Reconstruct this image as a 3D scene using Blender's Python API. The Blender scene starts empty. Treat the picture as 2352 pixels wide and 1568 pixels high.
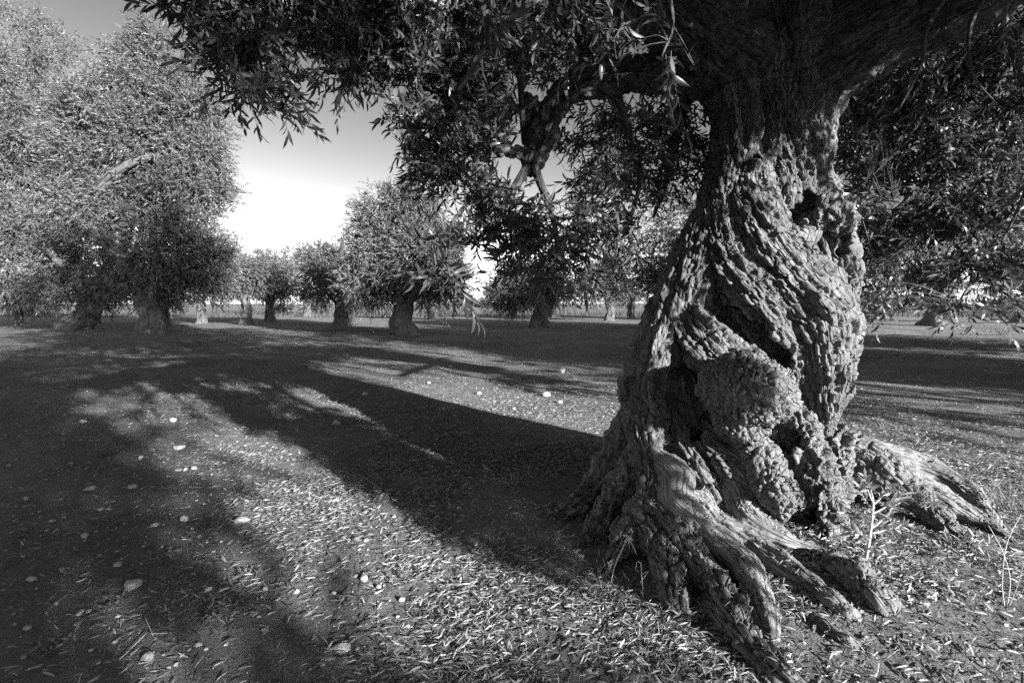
import bpy, math
import numpy as np
from mathutils import Vector

# ----------------------------------------------------------------- camera, sky, sun, exposure
SC = bpy.context.scene
COL = SC.collection
CAM_H = 1.30
LENS = 17.0
FPX = 1024 * LENS / 36.0                    # focal length in pixels of the 1024 frame
PITCH = math.atan((341 - 302.5) / FPX)      # camera tipped slightly down
K = 1024.0 / 2352.0                         # photo readings were taken on a 2352 px wide view
FV = FPX / K

cam_data = bpy.data.cameras.new('camera')
cam = bpy.data.objects.new('camera', cam_data)
COL.objects.link(cam)
cam_data.lens = LENS
cam_data.sensor_width = 36.0
cam_data.clip_start = 0.02
cam_data.clip_end = 3000
cam.location = (0, 0, CAM_H)
cam.rotation_euler = (math.pi / 2 - PITCH, 0, 0)
SC.camera = cam

SUN_EL = math.radians(16.5)
SUN_TO = np.array([-0.70, 0.714])           # ground direction in which shadows fall
SUN_TO = SUN_TO / np.linalg.norm(SUN_TO)
sun_from = np.array([-SUN_TO[0] * math.cos(SUN_EL), -SUN_TO[1] * math.cos(SUN_EL), math.sin(SUN_EL)])

world = bpy.data.worlds.new('World')
SC.world = world
world.use_nodes = True
wn, wl = world.node_tree.nodes, world.node_tree.links
wn.clear()
sky = wn.new('ShaderNodeTexSky')
sky.sky_type = 'NISHITA'
sky.sun_disc = False
sky.sun_elevation = SUN_EL
sky.sun_rotation = math.atan2(sun_from[0], sun_from[1])
sky.air_density = 1.0
sky.dust_density = 0.5
sky.ozone_density = 1.0
sep = wn.new('ShaderNodeSeparateColor')      # black-and-white film behind a red filter
bg = wn.new('ShaderNodeBackground')
bg.inputs['Strength'].default_value = 0.15
wo = wn.new('ShaderNodeOutputWorld')
wl.new(sky.outputs['Color'], sep.inputs['Color'])
curve = wn.new('ShaderNodeMath')              # contrast of the filtered film
curve.operation = 'POWER'
curve.inputs[1].default_value = 1.7
gain = wn.new('ShaderNodeMath')
gain.operation = 'MULTIPLY'
gain.inputs[1].default_value = 0.31
wl.new(sep.outputs['Red'], curve.inputs[0])
wl.new(curve.outputs['Value'], gain.inputs[0])
cap = wn.new('ShaderNodeMath')                # the film saturates to white
cap.operation = 'MINIMUM'
cap.inputs[1].default_value = 7.0
wl.new(gain.outputs['Value'], cap.inputs[0])
wl.new(cap.outputs['Value'], bg.inputs['Color'])
wl.new(bg.outputs['Background'], wo.inputs['Surface'])

sun_data = bpy.data.lights.new('sun', 'SUN')
sun_data.energy = 5.0
sun_data.angle = math.radians(0.55)
sun_data.color = (1, 1, 1)
sun = bpy.data.objects.new('sun', sun_data)
COL.objects.link(sun)
sun.rotation_euler = Vector(sun_from).to_track_quat('Z', 'Y').to_euler()
sun.location = (20, -20, 15)

SC.view_settings.view_transform = 'Standard'
SC.view_settings.look = 'None'
SC.view_settings.gamma = 1.0
SC.view_settings.use_curve_mapping = False
SC.view_settings.exposure = 1.58
SC.render.engine = 'CYCLES'
SC.cycles.max_bounces = 4
SC.cycles.diffuse_bounces = 2
SC.cycles.glossy_bounces = 2
SC.cycles.transmission_bounces = 3
SC.cycles.transparent_max_bounces = 4
SC.cycles.use_denoising = False
SC.cycles.use_light_tree = False
SC.cycles.caustics_reflective = False
SC.cycles.caustics_refractive = False

rng = np.random.default_rng(7)

# ----------------------------------------------------------------- places
cP, sP = math.cos(PITCH), math.sin(PITCH)
def at(x, y, depth):
    """world point for a spot of the photo at a given distance"""
    a = (np.asarray(x, float) - 1176.0) / FV
    b = (np.asarray(y, float) - 784.0) / FV
    depth = np.asarray(depth, float)
    return np.stack([a * depth, depth * (cP - b * sP), CAM_H - depth * (sP + b * cP)], -1)
def on_ground(x, y):
    a = (x - 1176.0) / FV
    b = (y - 784.0) / FV
    d = CAM_H / (sP + b * cP)
    p = np.array([a * d, d * (cP - b * sP), 0.0])
    p[2] = float(hz(p[0], p[1]))
    return p
def dist_of(y):
    return CAM_H / (sP + (y - 784.0) / FV * cP)

# ----------------------------------------------------------------- numpy noise
def _hash(ix, iy, iz, seed):
    h = (ix.astype(np.uint32) * np.uint32(374761393) + iy.astype(np.uint32) * np.uint32(668265263)
         + iz.astype(np.uint32) * np.uint32(2147483647) + np.uint32(seed * 974711 & 0xffffffff))
    h = (h ^ (h >> np.uint32(13))) * np.uint32(1274126177)
    h = (h ^ (h >> np.uint32(15))) * np.uint32(2246822519)
    h = h ^ (h >> np.uint32(16))
    return h.astype(np.float32) * np.float32(1.0 / 4294967295.0)
def noise3(p, seed=0):
    """value noise in [-1, 1]"""
    p = np.asarray(p, np.float32)
    f = np.floor(p)
    i = f.astype(np.int64)
    t = p - f
    t = t * t * t * (t * (t * 6 - 15) + 10)
    x, y, z = i[..., 0], i[..., 1], i[..., 2]
    r = 0
    for dx in (0, 1):
        wx = t[..., 0] if dx else 1 - t[..., 0]
        for dy in (0, 1):
            wy = t[..., 1] if dy else 1 - t[..., 1]
            for dz in (0, 1):
                wz = t[..., 2] if dz else 1 - t[..., 2]
                r = r + wx * wy * wz * _hash(x + dx, y + dy, z + dz, seed)
    return r * 2 - 1
def fbm(p, oct=4, seed=0):
    r, a, tot = 0, 1.0, 0
    p = np.asarray(p, np.float32)
    for o in range(oct):
        r = r + a * noise3(p, seed + o)
        tot += a
        a *= 0.5
        p = p * 2.03 + 7.3
    return r / tot
def voronoi_edge(p, seed=0):
    """F2 - F1 of jittered cells and a random number of the nearest cell"""
    p = np.asarray(p, np.float32)
    f = np.floor(p)
    i = f.astype(np.int64)
    n = len(p)
    f1 = np.full(n, 9.0, np.float32)
    f2 = np.full(n, 9.0, np.float32)
    cid = np.zeros(n, np.float32)
    for dx in (-1, 0, 1):
        for dy in (-1, 0, 1):
            for dz in (-1, 0, 1):
                x, y, z = i[:, 0] + dx, i[:, 1] + dy, i[:, 2] + dz
                q = np.stack([x + _hash(x, y, z, seed), y + _hash(x, y, z, seed + 1), z + _hash(x, y, z, seed + 2)], -1)
                d = np.sqrt(((q - p) ** 2).sum(-1)).astype(np.float32)
                near = d < f1
                f2 = np.where(near, f1, np.minimum(f2, d))
                cid = np.where(near, _hash(x, y, z, seed + 3), cid)
                f1 = np.where(near, d, f1)
    return f2 - f1, cid
def sstep(a, b, x):
    t = np.clip((x - a) / (b - a), 0, 1)
    return t * t * (3 - 2 * t)
def unit(v):
    return v / (np.linalg.norm(v, axis=-1, keepdims=True) + 1e-9)

TREE_X, TREE_Y = 1.55, 3.1
def hz(x, y):
    """height of the ground"""
    x = np.asarray(x, float)
    y = np.asarray(y, float)
    r = np.sqrt(x * x + y * y)
    fade = 1 / (1 + (r / 60.0) ** 2)
    p = np.stack([x, y, 0 * x], -1)
    h = 0.035 * noise3(p * 0.45, 31) * fade + 0.016 * noise3(p * 1.7, 32) * np.exp(-r / 14.0)
    d2 = ((x - TREE_X) / 1.25) ** 2 + ((y - TREE_Y + 0.1) / 0.95) ** 2
    return h + 0.10 * np.exp(-d2 * 1.1)

# ----------------------------------------------------------------- mesh helpers
def make_mesh(name, verts, faces, smooth=False, attrs=None):
    """faces: a list of integer arrays (m, k)"""
    me = bpy.data.meshes.new(name)
    verts = np.ascontiguousarray(verts, np.float32)
    me.vertices.add(len(verts))
    me.vertices.foreach_set('co', verts.ravel())
    faces = [np.asarray(f, np.int32) for f in faces if len(f)]
    loops = np.concatenate([f.ravel() for f in faces])
    sizes = np.concatenate([np.full(len(f), f.shape[1], np.int32) for f in faces])
    starts = np.concatenate([[0], np.cumsum(sizes)[:-1]]).astype(np.int32)
    me.loops.add(len(loops))
    me.loops.foreach_set('vertex_index', loops)
    me.polygons.add(len(sizes))
    me.polygons.foreach_set('loop_start', starts)
    me.polygons.foreach_set('loop_total', sizes)
    if smooth:
        me.polygons.foreach_set('use_smooth', np.ones(len(sizes), bool))
    for an, av in (attrs or {}).items():
        if av.ndim == 2:
            a = me.attributes.new(an, 'FLOAT_VECTOR', 'POINT')
            a.data.foreach_set('vector', np.ascontiguousarray(av, np.float32).ravel())
        else:
            a = me.attributes.new(an, 'FLOAT', 'POINT')
            a.data.foreach_set('value', np.ascontiguousarray(av, np.float32))
    me.update(calc_edges=True)
    return me
def link(name, me, mat=None, parent=None, loc=None):
    o = bpy.data.objects.new(name, me)
    COL.objects.link(o)
    if mat and me and not me.materials:
        me.materials.append(mat)
    if loc is not None:
        o.location = tuple(float(v) for v in loc)
    if parent:
        o.parent = parent
    return o
def tag(o, label=None, cat=None, group=None, kind=None):
    if label: o['label'] = label
    if cat: o['category'] = cat
    if group: o['group'] = group
    if kind: o['kind'] = kind
    return o
def resample(pts, step):
    """Catmull-Rom through rows of (x, y, z, r)"""
    P = np.asarray(pts, float)
    if len(P) < 2:
        return P
    Q = np.vstack([2 * P[0] - P[1], P, 2 * P[-1] - P[-2]])
    out = []
    for i in range(1, len(Q) - 2):
        n = max(1, int(np.ceil(np.linalg.norm(Q[i + 1, :3] - Q[i, :3]) / step)))
        t = (np.arange(n) / n)[:, None]
        a, b, c, d = Q[i - 1], Q[i], Q[i + 1], Q[i + 2]
        out.append(0.5 * (2 * b + (c - a) * t + (2 * a - 5 * b + 4 * c - d) * t ** 2 + (3 * b - a - 3 * c + d) * t ** 3))
    out.append(P[-1:])
    R = np.vstack(out)
    R[:, 3] = np.maximum(R[:, 3], 0.0005)
    return R
def frames(C):
    T = unit(np.gradient(C, axis=0))
    ref = np.array([0, 0, 1.0]) if abs(T[0, 2]) < 0.9 else np.array([1.0, 0, 0])
    U = np.zeros_like(C)
    u = unit(np.cross(ref, T[0]))
    for i in range(len(C)):
        u = unit(u - T[i] * np.dot(u, T[i]))
        U[i] = u
    return T, U, np.cross(T, U)
def tube(pts, sides=8, step=0.05, bump=0.0, ridge=0, twist=0.0, seed=0):
    R = resample(pts, step)
    C, r = R[:, :3], R[:, 3]
    T, U, V = frames(C)
    n = len(C)
    a = np.linspace(0, 2 * np.pi, sides, endpoint=False)
    s = np.concatenate([[0], np.cumsum(np.linalg.norm(np.diff(C, axis=0), axis=1))])
    rad = np.repeat(r[:, None], sides, 1)
    if ridge:
        rad = rad * (1 + 0.13 * np.cos(ridge * a[None, :] + twist * s[:, None] + 2 * seed))
    if bump:
        q = np.stack([np.cos(a)[None, :] * 1.7 + 0 * s[:, None], np.sin(a)[None, :] * 1.7 + 0 * s[:, None],
                      s[:, None] * 2.2 + 0 * a[None, :] + seed * 3.7], -1)
        rad = rad * (1 + bump * fbm(q, 3, seed))
    P = C[:, None, :] + rad[:, :, None] * (np.cos(a)[None, :, None] * U[:, None, :] + np.sin(a)[None, :, None] * V[:, None, :])
    co = np.stack([np.cos(a)[None, :] * r[:, None], np.sin(a)[None, :] * r[:, None], s[:, None] + 0 * a[None, :]], -1).reshape(-1, 3)
    idx = np.arange(n * sides).reshape(n, sides)
    q = np.stack([idx[:-1], np.roll(idx[:-1], -1, 1), np.roll(idx[1:], -1, 1), idx[1:]], -1).reshape(-1, 4)
    V0 = np.vstack([P.reshape(-1, 3), C[:1], C[-1:]])
    co = np.vstack([co, co[:1], co[-1:]])
    c0, c1 = n * sides, n * sides + 1
    cap = np.concatenate([np.stack([np.roll(idx[0], -1), idx[0], np.full(sides, c0)], -1),
                          np.stack([idx[-1], np.roll(idx[-1], -1), np.full(sides, c1)], -1)])
    return V0, q, cap, co
def join(parts):
    """parts: (verts, quads, tris, attr)"""
    vs, qs, ts, cs, o = [], [], [], [], 0
    for v, q, t, c in parts:
        vs.append(v); qs.append(np.asarray(q).reshape(-1, 4) + o); ts.append(np.asarray(t).reshape(-1, 3) + o); cs.append(c)
        o += len(v)
    return np.vstack(vs), np.vstack(qs), np.vstack(ts), np.vstack(cs)
def tubes_mesh(name, lines, **kw):
    v, q, t, c = join([tube(l, seed=i, **kw) for i, l in enumerate(lines)])
    return make_mesh(name, v, [q, t], True, {'grain': c})
# ----------------------------------------------------------------- materials (black-and-white film: every colour is a grey)
def new_mat(name):
    m = bpy.data.materials.new(name)
    m.use_nodes = True
    n, l = m.node_tree.nodes, m.node_tree.links
    b = n['Principled BSDF']
    b.inputs['Specular IOR Level'].default_value = 0.3
    return m, n, l, b
def ramp(n, l, src, lo, hi, p0=0.3, p1=0.7):
    r = n.new('ShaderNodeMapRange')
    r.inputs['From Min'].default_value = p0
    r.inputs['From Max'].default_value = p1
    r.inputs['To Min'].default_value = lo
    r.inputs['To Max'].default_value = hi
    l.new(src, r.inputs['Value'])
    return r.outputs['Result']
def math_node(n, l, op, a, b):
    m = n.new('ShaderNodeMath')
    m.operation = op
    for i, v in enumerate((a, b)):
        if isinstance(v, (int, float)):
            m.inputs[i].default_value = v
        else:
            l.new(v, m.inputs[i])
    return m.outputs['Value']
def noise_node(n, l, vec, scale, detail=4, rough=0.6):
    t = n.new('ShaderNodeTexNoise')
    t.inputs['Scale'].default_value = scale
    t.inputs['Detail'].default_value = detail
    t.inputs['Roughness'].default_value = rough
    if vec is not None:
        l.new(vec, t.inputs['Vector'])
    return t.outputs['Fac']

def bark_material(name, lo, hi, stretch=0.3, scale=60.0, bump=0.7, dist=0.012, rough=0.85):
    m, n, l, b = new_mat(name)
    at_ = n.new('ShaderNodeAttribute')
    at_.attribute_name = 'grain'
    mp = n.new('ShaderNodeMapping')
    mp.inputs['Scale'].default_value = (1, 1, stretch)
    l.new(at_.outputs['Vector'], mp.inputs['Vector'])
    g = mp.outputs['Vector']
    fine = noise_node(n, l, g, scale, 6, 0.7)
    vo = n.new('ShaderNodeTexVoronoi')
    vo.feature = 'DISTANCE_TO_EDGE'
    vo.inputs['Scale'].default_value = scale * 0.55
    wob = n.new('ShaderNodeVectorMath')
    wob.operation = 'ADD'
    nz = n.new('ShaderNodeTexNoise')
    nz.inputs['Scale'].default_value = scale * 0.4
    l.new(g, nz.inputs['Vector'])
    sc_ = n.new('ShaderNodeVectorMath')
    sc_.operation = 'SCALE'
    sc_.inputs['Scale'].default_value = 0.9 / scale
    l.new(nz.outputs['Color'], sc_.inputs[0])
    l.new(g, wob.inputs[0])
    l.new(sc_.outputs['Vector'], wob.inputs[1])
    l.new(wob.outputs['Vector'], vo.inputs['Vector'])
    crack = ramp(n, l, vo.outputs['Distance'], 0, 1, 0.0, 0.13)
    h = math_node(n, l, 'ADD', math_node(n, l, 'MULTIPLY', fine, 0.8), math_node(n, l, 'MULTIPLY', crack, 0.7))
    bp = n.new('ShaderNodeBump')
    bp.inputs['Strength'].default_value = bump
    bp.inputs['Distance'].default_value = dist
    l.new(h, bp.inputs['Height'])
    l.new(bp.outputs['Normal'], b.inputs['Normal'])
    tc = n.new('ShaderNodeTexCoord')
    patch = noise_node(n, l, tc.outputs['Object'], 7.0, 5, 0.65)
    col = math_node(n, l, 'ADD', ramp(n, l, patch, lo, hi, 0.32, 0.68), ramp(n, l, fine, -0.035, 0.035, 0.3, 0.7))
    col = math_node(n, l, 'MAXIMUM', col, 0.03)
    l.new(col, b.inputs['Base Color'])
    b.inputs['Roughness'].default_value = rough
    return m

def leaf_material(name, lo, hi, rough=0.42, trans=0.22, spec=0.5):
    m, n, l, b = new_mat(name)
    geo = n.new('ShaderNodeNewGeometry')
    col = ramp(n, l, geo.outputs['Random Per Island'], lo, hi, 0.0, 1.0)
    l.new(col, b.inputs['Base Color'])
    b.inputs['Roughness'].default_value = rough
    b.inputs['Specular IOR Level'].default_value = spec
    if trans > 0:
        tr = n.new('ShaderNodeBsdfTranslucent')
        l.new(col, tr.inputs['Color'])
        mx = n.new('ShaderNodeMixShader')
        mx.inputs['Fac'].default_value = trans
        l.new(b.outputs['BSDF'], mx.inputs[1])
        l.new(tr.outputs['BSDF'], mx.inputs[2])
        l.new(mx.outputs['Shader'], n['Material Output'].inputs['Surface'])
    return m

M = {}
M['bark'] = bark_material('old_bark', 0.10, 0.23, 0.28, 62, 1.0, 0.020)
M['burl_bark'] = bark_material('burl_bark', 0.12, 0.25, 0.7, 60, 1.0, 0.018)
M['root_wood'] = bark_material('weathered_root_wood', 0.14, 0.29, 0.10, 70, 1.0, 0.010, 0.7)
M['limb_bark'] = bark_material('limb_bark', 0.05, 0.10, 0.3, 55, 0.8, 0.012)  # darker than the trunk bark: shade on the limbs put into the colour
M['far_bark'] = bark_material('grove_bark', 0.09, 0.18, 0.3, 9, 1.0, 0.06)
M['twig'] = bark_material('twig_bark', 0.12, 0.2, 0.3, 200, 0.2, 0.002)
M['leaf'] = leaf_material('olive_leaf', 0.05, 0.15, 0.36)
M['grove_leaf'] = leaf_material('grove_leaf', 0.06, 0.19, 0.5, 0.0)
M['litter'] = leaf_material('fallen_leaf', 0.04, 0.46, 0.55, 0.0, 0.4)
M['grass'] = leaf_material('short_grass', 0.07, 0.2, 0.8, 0.0, 0.2)
M['dry_grass'] = leaf_material('dry_grass', 0.17, 0.32, 0.8, 0.0, 0.2)
M['field_grass'] = leaf_material('field_grass', 0.05, 0.13, 0.8, 0.0, 0.2)
M['weed'] = leaf_material('weed_leaf', 0.2, 0.42, 0.5, 0.2)

m, n, l, b = new_mat('grove_soil')
tc = n.new('ShaderNodeTexCoord')
o_ = tc.outputs['Object']
big = noise_node(n, l, o_, 0.55, 5, 0.6)
mid = noise_node(n, l, o_, 5.0, 6, 0.65)
fine = noise_node(n, l, o_, 60.0, 5, 0.7)
col = math_node(n, l, 'ADD', ramp(n, l, big, 0.13, 0.24, 0.35, 0.65), ramp(n, l, mid, -0.045, 0.05, 0.3, 0.7))
col = math_node(n, l, 'ADD', col, ramp(n, l, fine, -0.05, 0.05, 0.3, 0.7))
vo = n.new('ShaderNodeTexVoronoi')
vo.inputs['Scale'].default_value = 26.0
l.new(o_, vo.inputs['Vector'])
peb = math_node(n, l, 'MULTIPLY', ramp(n, l, vo.outputs['Distance'], 1, 0, 0.16, 0.26),
                ramp(n, l, noise_node(n, l, o_, 3.1, 2), 0, 1, 0.5, 0.6))
col = math_node(n, l, 'ADD', col, math_node(n, l, 'MULTIPLY', peb, 0.16))
l.new(math_node(n, l, 'MAXIMUM', col, 0.04), b.inputs['Base Color'])
hgt = math_node(n, l, 'ADD', math_node(n, l, 'MULTIPLY', mid, 1.6), math_node(n, l, 'MULTIPLY', fine, 0.5))
hgt = math_node(n, l, 'ADD', hgt, math_node(n, l, 'MULTIPLY', peb, 0.5))
bp = n.new('ShaderNodeBump')
bp.inputs['Strength'].default_value = 1.0
bp.inputs['Distance'].default_value = 0.04
l.new(hgt, bp.inputs['Height'])
l.new(bp.outputs['Normal'], b.inputs['Normal'])
b.inputs['Roughness'].default_value = 0.95
M['soil'] = m

m, n, l, b = new_mat('limestone')
tc = n.new('ShaderNodeTexCoord')
nz = noise_node(n, l, tc.outputs['Object'], 28.0, 5, 0.65)
geo = n.new('ShaderNodeNewGeometry')
l.new(math_node(n, l, 'ADD', ramp(n, l, nz, 0.30, 0.50, 0.3, 0.7), ramp(n, l, geo.outputs['Random Per Island'], -0.08, 0.08, 0, 1)), b.inputs['Base Color'])
bp = n.new('ShaderNodeBump')
bp.inputs['Strength'].default_value = 0.5
bp.inputs['Distance'].default_value = 0.01
l.new(nz, bp.inputs['Height'])
l.new(bp.outputs['Normal'], b.inputs['Normal'])
b.inputs['Roughness'].default_value = 0.9
M['stone'] = m
m, n, l, b = new_mat('pale_render')
tc = n.new('ShaderNodeTexCoord')
l.new(ramp(n, l, noise_node(n, l, tc.outputs['Object'], 0.6, 4), 0.5, 0.75), b.inputs['Base Color'])
M['white_wall'] = m
m, n, l, b = new_mat('dark_opening')
tc = n.new('ShaderNodeTexCoord')
l.new(ramp(n, l, noise_node(n, l, tc.outputs['Object'], 1.5, 3), 0.04, 0.08), b.inputs['Base Color'])
b.inputs['Roughness'].default_value = 0.2
M['dark_glass'] = m

# ----------------------------------------------------------------- ground
rings = np.concatenate([[0.0], np.geomspace(0.35, 900.0, 210)])
NS = 420
ang = np.linspace(0, 2 * np.pi, NS, endpoint=False)
gx = rings[1:, None] * np.cos(ang)[None, :]
gy = rings[1:, None] * np.sin(ang)[None, :]
gz = hz(gx, gy)
gv = np.vstack([np.stack([gx, gy, gz], -1).reshape(-1, 3), [[0, 0, float(hz(0, 0))]]])
gi = np.arange(210 * NS).reshape(210, NS)
gq = np.stack([gi[:-1], gi[1:], np.roll(gi[1:], -1, 1), np.roll(gi[:-1], -1, 1)], -1).reshape(-1, 4)
gt = np.stack([gi[0], np.roll(gi[0], -1), np.full(NS, 210 * NS)], -1)
tag(link('ground', make_mesh('ground', gv, [gq, gt], True), M['soil']),
    'bare dry soil of the olive grove with scattered grass', 'ground', kind='structure')

# ----------------------------------------------------------------- foliage generators
def spray_leaves(base, dirs, length, per, L, W, droop=0.3, spread=0.85, rs=None, size_var=0.3):
    """leaves in opposite pairs along many twigs at once: base point, direction, normal, length, width of each leaf"""
    rs = rs or rng
    N = len(base)
    d = unit(dirs)
    ref = unit(rs.normal(size=(N, 3)))
    u = unit(np.cross(d, ref))
    v = np.cross(d, u)
    ln = np.broadcast_to(np.asarray(length, float), (N,))
    t = np.linspace(0.12, 1.0, per)
    pts = base[:, None, :] + d[:, None, :] * (ln[:, None] * t)[:, :, None]
    pts[:, :, 2] -= droop * ln[:, None] * (t ** 2)[None, :]
    tang = unit(d[:, None, :] + np.array([0, 0, -1.0]) * (2 * droop * t)[None, :, None])
    k = np.arange(per)
    phi = (k // 2) * (np.pi / 2) + (k % 2) * np.pi
    phi = phi[None, :] + rs.normal(0, 0.35, (N, per))
    side = np.cos(phi)[..., None] * u[:, None, :] + np.sin(phi)[..., None] * v[:, None, :]
    sp = spread * (1 - 0.55 * t[None, :] ** 3) + rs.normal(0, 0.18, (N, per))
    ld = unit(tang * np.cos(sp)[..., None] + side * np.sin(sp)[..., None] + rs.normal(0, 0.08, (N, per, 3)))
    ld[:, :, 2] -= 0.12
    ld = unit(ld)
    nn = unit(np.cross(np.cross(ld, tang + 0.01), ld) + rs.normal(0, 0.35, (N, per, 3)))
    nn = unit(nn - ld * (nn * ld).sum(-1, keepdims=True))
    sz = (1 + rs.normal(0, size_var, (N, per))).clip(0.45, 1.6)
    return pts.reshape(-1, 3), ld.reshape(-1, 3), nn.reshape(-1, 3), (L * sz).ravel(), (W * (0.6 + 0.4 * sz)).ravel()

def leaf_mesh(name, P, D, Nn, L, W, detail=1):
    """lance-shaped leaves: folded six-sided blades when near, four-sided when far"""
    S = np.cross(D, Nn)
    n = len(P)
    L = L[:, None]
    W = W[:, None]
    if detail == -1:                                   # far off a leaf is a sliver
        v = np.stack([P + S * W * 0.5, P + D * L, P - S * W * 0.5], 1)
        return make_mesh(name, v.reshape(-1, 3), [np.arange(n)[:, None] * 3 + np.array([[0, 1, 2]])])
    if detail == 0:
        v = np.stack([P, P + D * L * 0.45 + S * W * 0.5, P + D * L, P + D * L * 0.45 - S * W * 0.5], 1)
        i = np.arange(n)[:, None] * 4
        return make_mesh(name, v.reshape(-1, 3), [i + np.array([[0, 1, 2, 3]])])
    c = Nn * L * 0.06
    v = np.stack([P, P + D * L * 0.3 + S * W * 0.46 + c, P + D * L * 0.3 - S * W * 0.46 + c,
                  P + D * L * 0.68 + S * W * 0.40 + c, P + D * L * 0.68 - S * W * 0.40 + c, P + D * L - c * 0.8], 1)
    i = np.arange(n)[:, None] * 6
    return make_mesh(name, v.reshape(-1, 3), [i + np.array([[0, 1, 2]]), i + np.array([[1, 3, 4, 2]]), i + np.array([[3, 5, 4]])])

def stems(base, dirs, length, droop, r0=0.0016, sides=3, seg=3):
    """thin three-sided stalks for many twigs at once"""
    N = len(base)
    d = unit(dirs)
    ref = np.array([0.3, 0.5, 0.81])
    u = unit(np.cross(d, ref))
    v = np.cross(d, u)
    ln = np.broadcast_to(np.asarray(length, float), (N,))
    t = np.linspace(0, 1, seg + 1)
    c = base[:, None, :] + d[:, None, :] * (ln[:, None] * t)[:, :, None]
    c[:, :, 2] -= droop * ln[:, None] * (t ** 2)[None, :]
    a = np.linspace(0, 2 * np.pi, sides, endpoint=False)
    rr = r0 * (1 - 0.7 * t)
    off = np.cos(a)[None, :, None] * u[:, None, :] + np.sin(a)[None, :, None] * v[:, None, :]
    V = c[:, :, None, :] + off[:, None, :, :] * rr[None, :, None, None]
    idx = np.arange(N * (seg + 1) * sides).reshape(N, seg + 1, sides)
    q = np.stack([idx[:, :-1], np.roll(idx[:, :-1], -1, 2), np.roll(idx[:, 1:], -1, 2), idx[:, 1:]], -1).reshape(-1, 4)
    return V.reshape(-1, 3), q

def in_lobes(lobes, n, rs, shell=0.5, tuft_size=34, tuft_r=0.5):
    """points spread through ellipsoid lobes (cx, cy, cz, rx, ry, rz), denser towards their skin, and outward directions"""
    lob = np.asarray(lobes, float)
    w = (lob[:, 3] * lob[:, 4] * lob[:, 5]) ** 0.75
    m = max(12, n // tuft_size)                       # tufts of twigs give light and dark clumps
    k = rs.choice(len(lob), m, p=w / w.sum())
    d = unit(rs.normal(size=(m, 3)))
    r = (shell ** 3 + (1 - shell ** 3) * rs.random(m)) ** (1 / 3)
    lump = 1 + 0.22 * noise3(d * 2.2 + k[:, None] * 5.1, 3) + 0.16 * noise3(d * 5.0 + k[:, None] * 2.3, 4)
    c = lob[k, :3] + d * lob[k, 3:] * (r * lump)[:, None]
    j = rs.integers(0, m, n)
    e = unit(rs.normal(size=(n, 3)))
    rad = tuft_r * rs.uniform(.5, 1.5, m)
    p = c[j] + e * (rad[j] * rs.random(n) ** 0.4)[:, None]
    return p, unit(d[j] * 0.7 + e)
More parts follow.
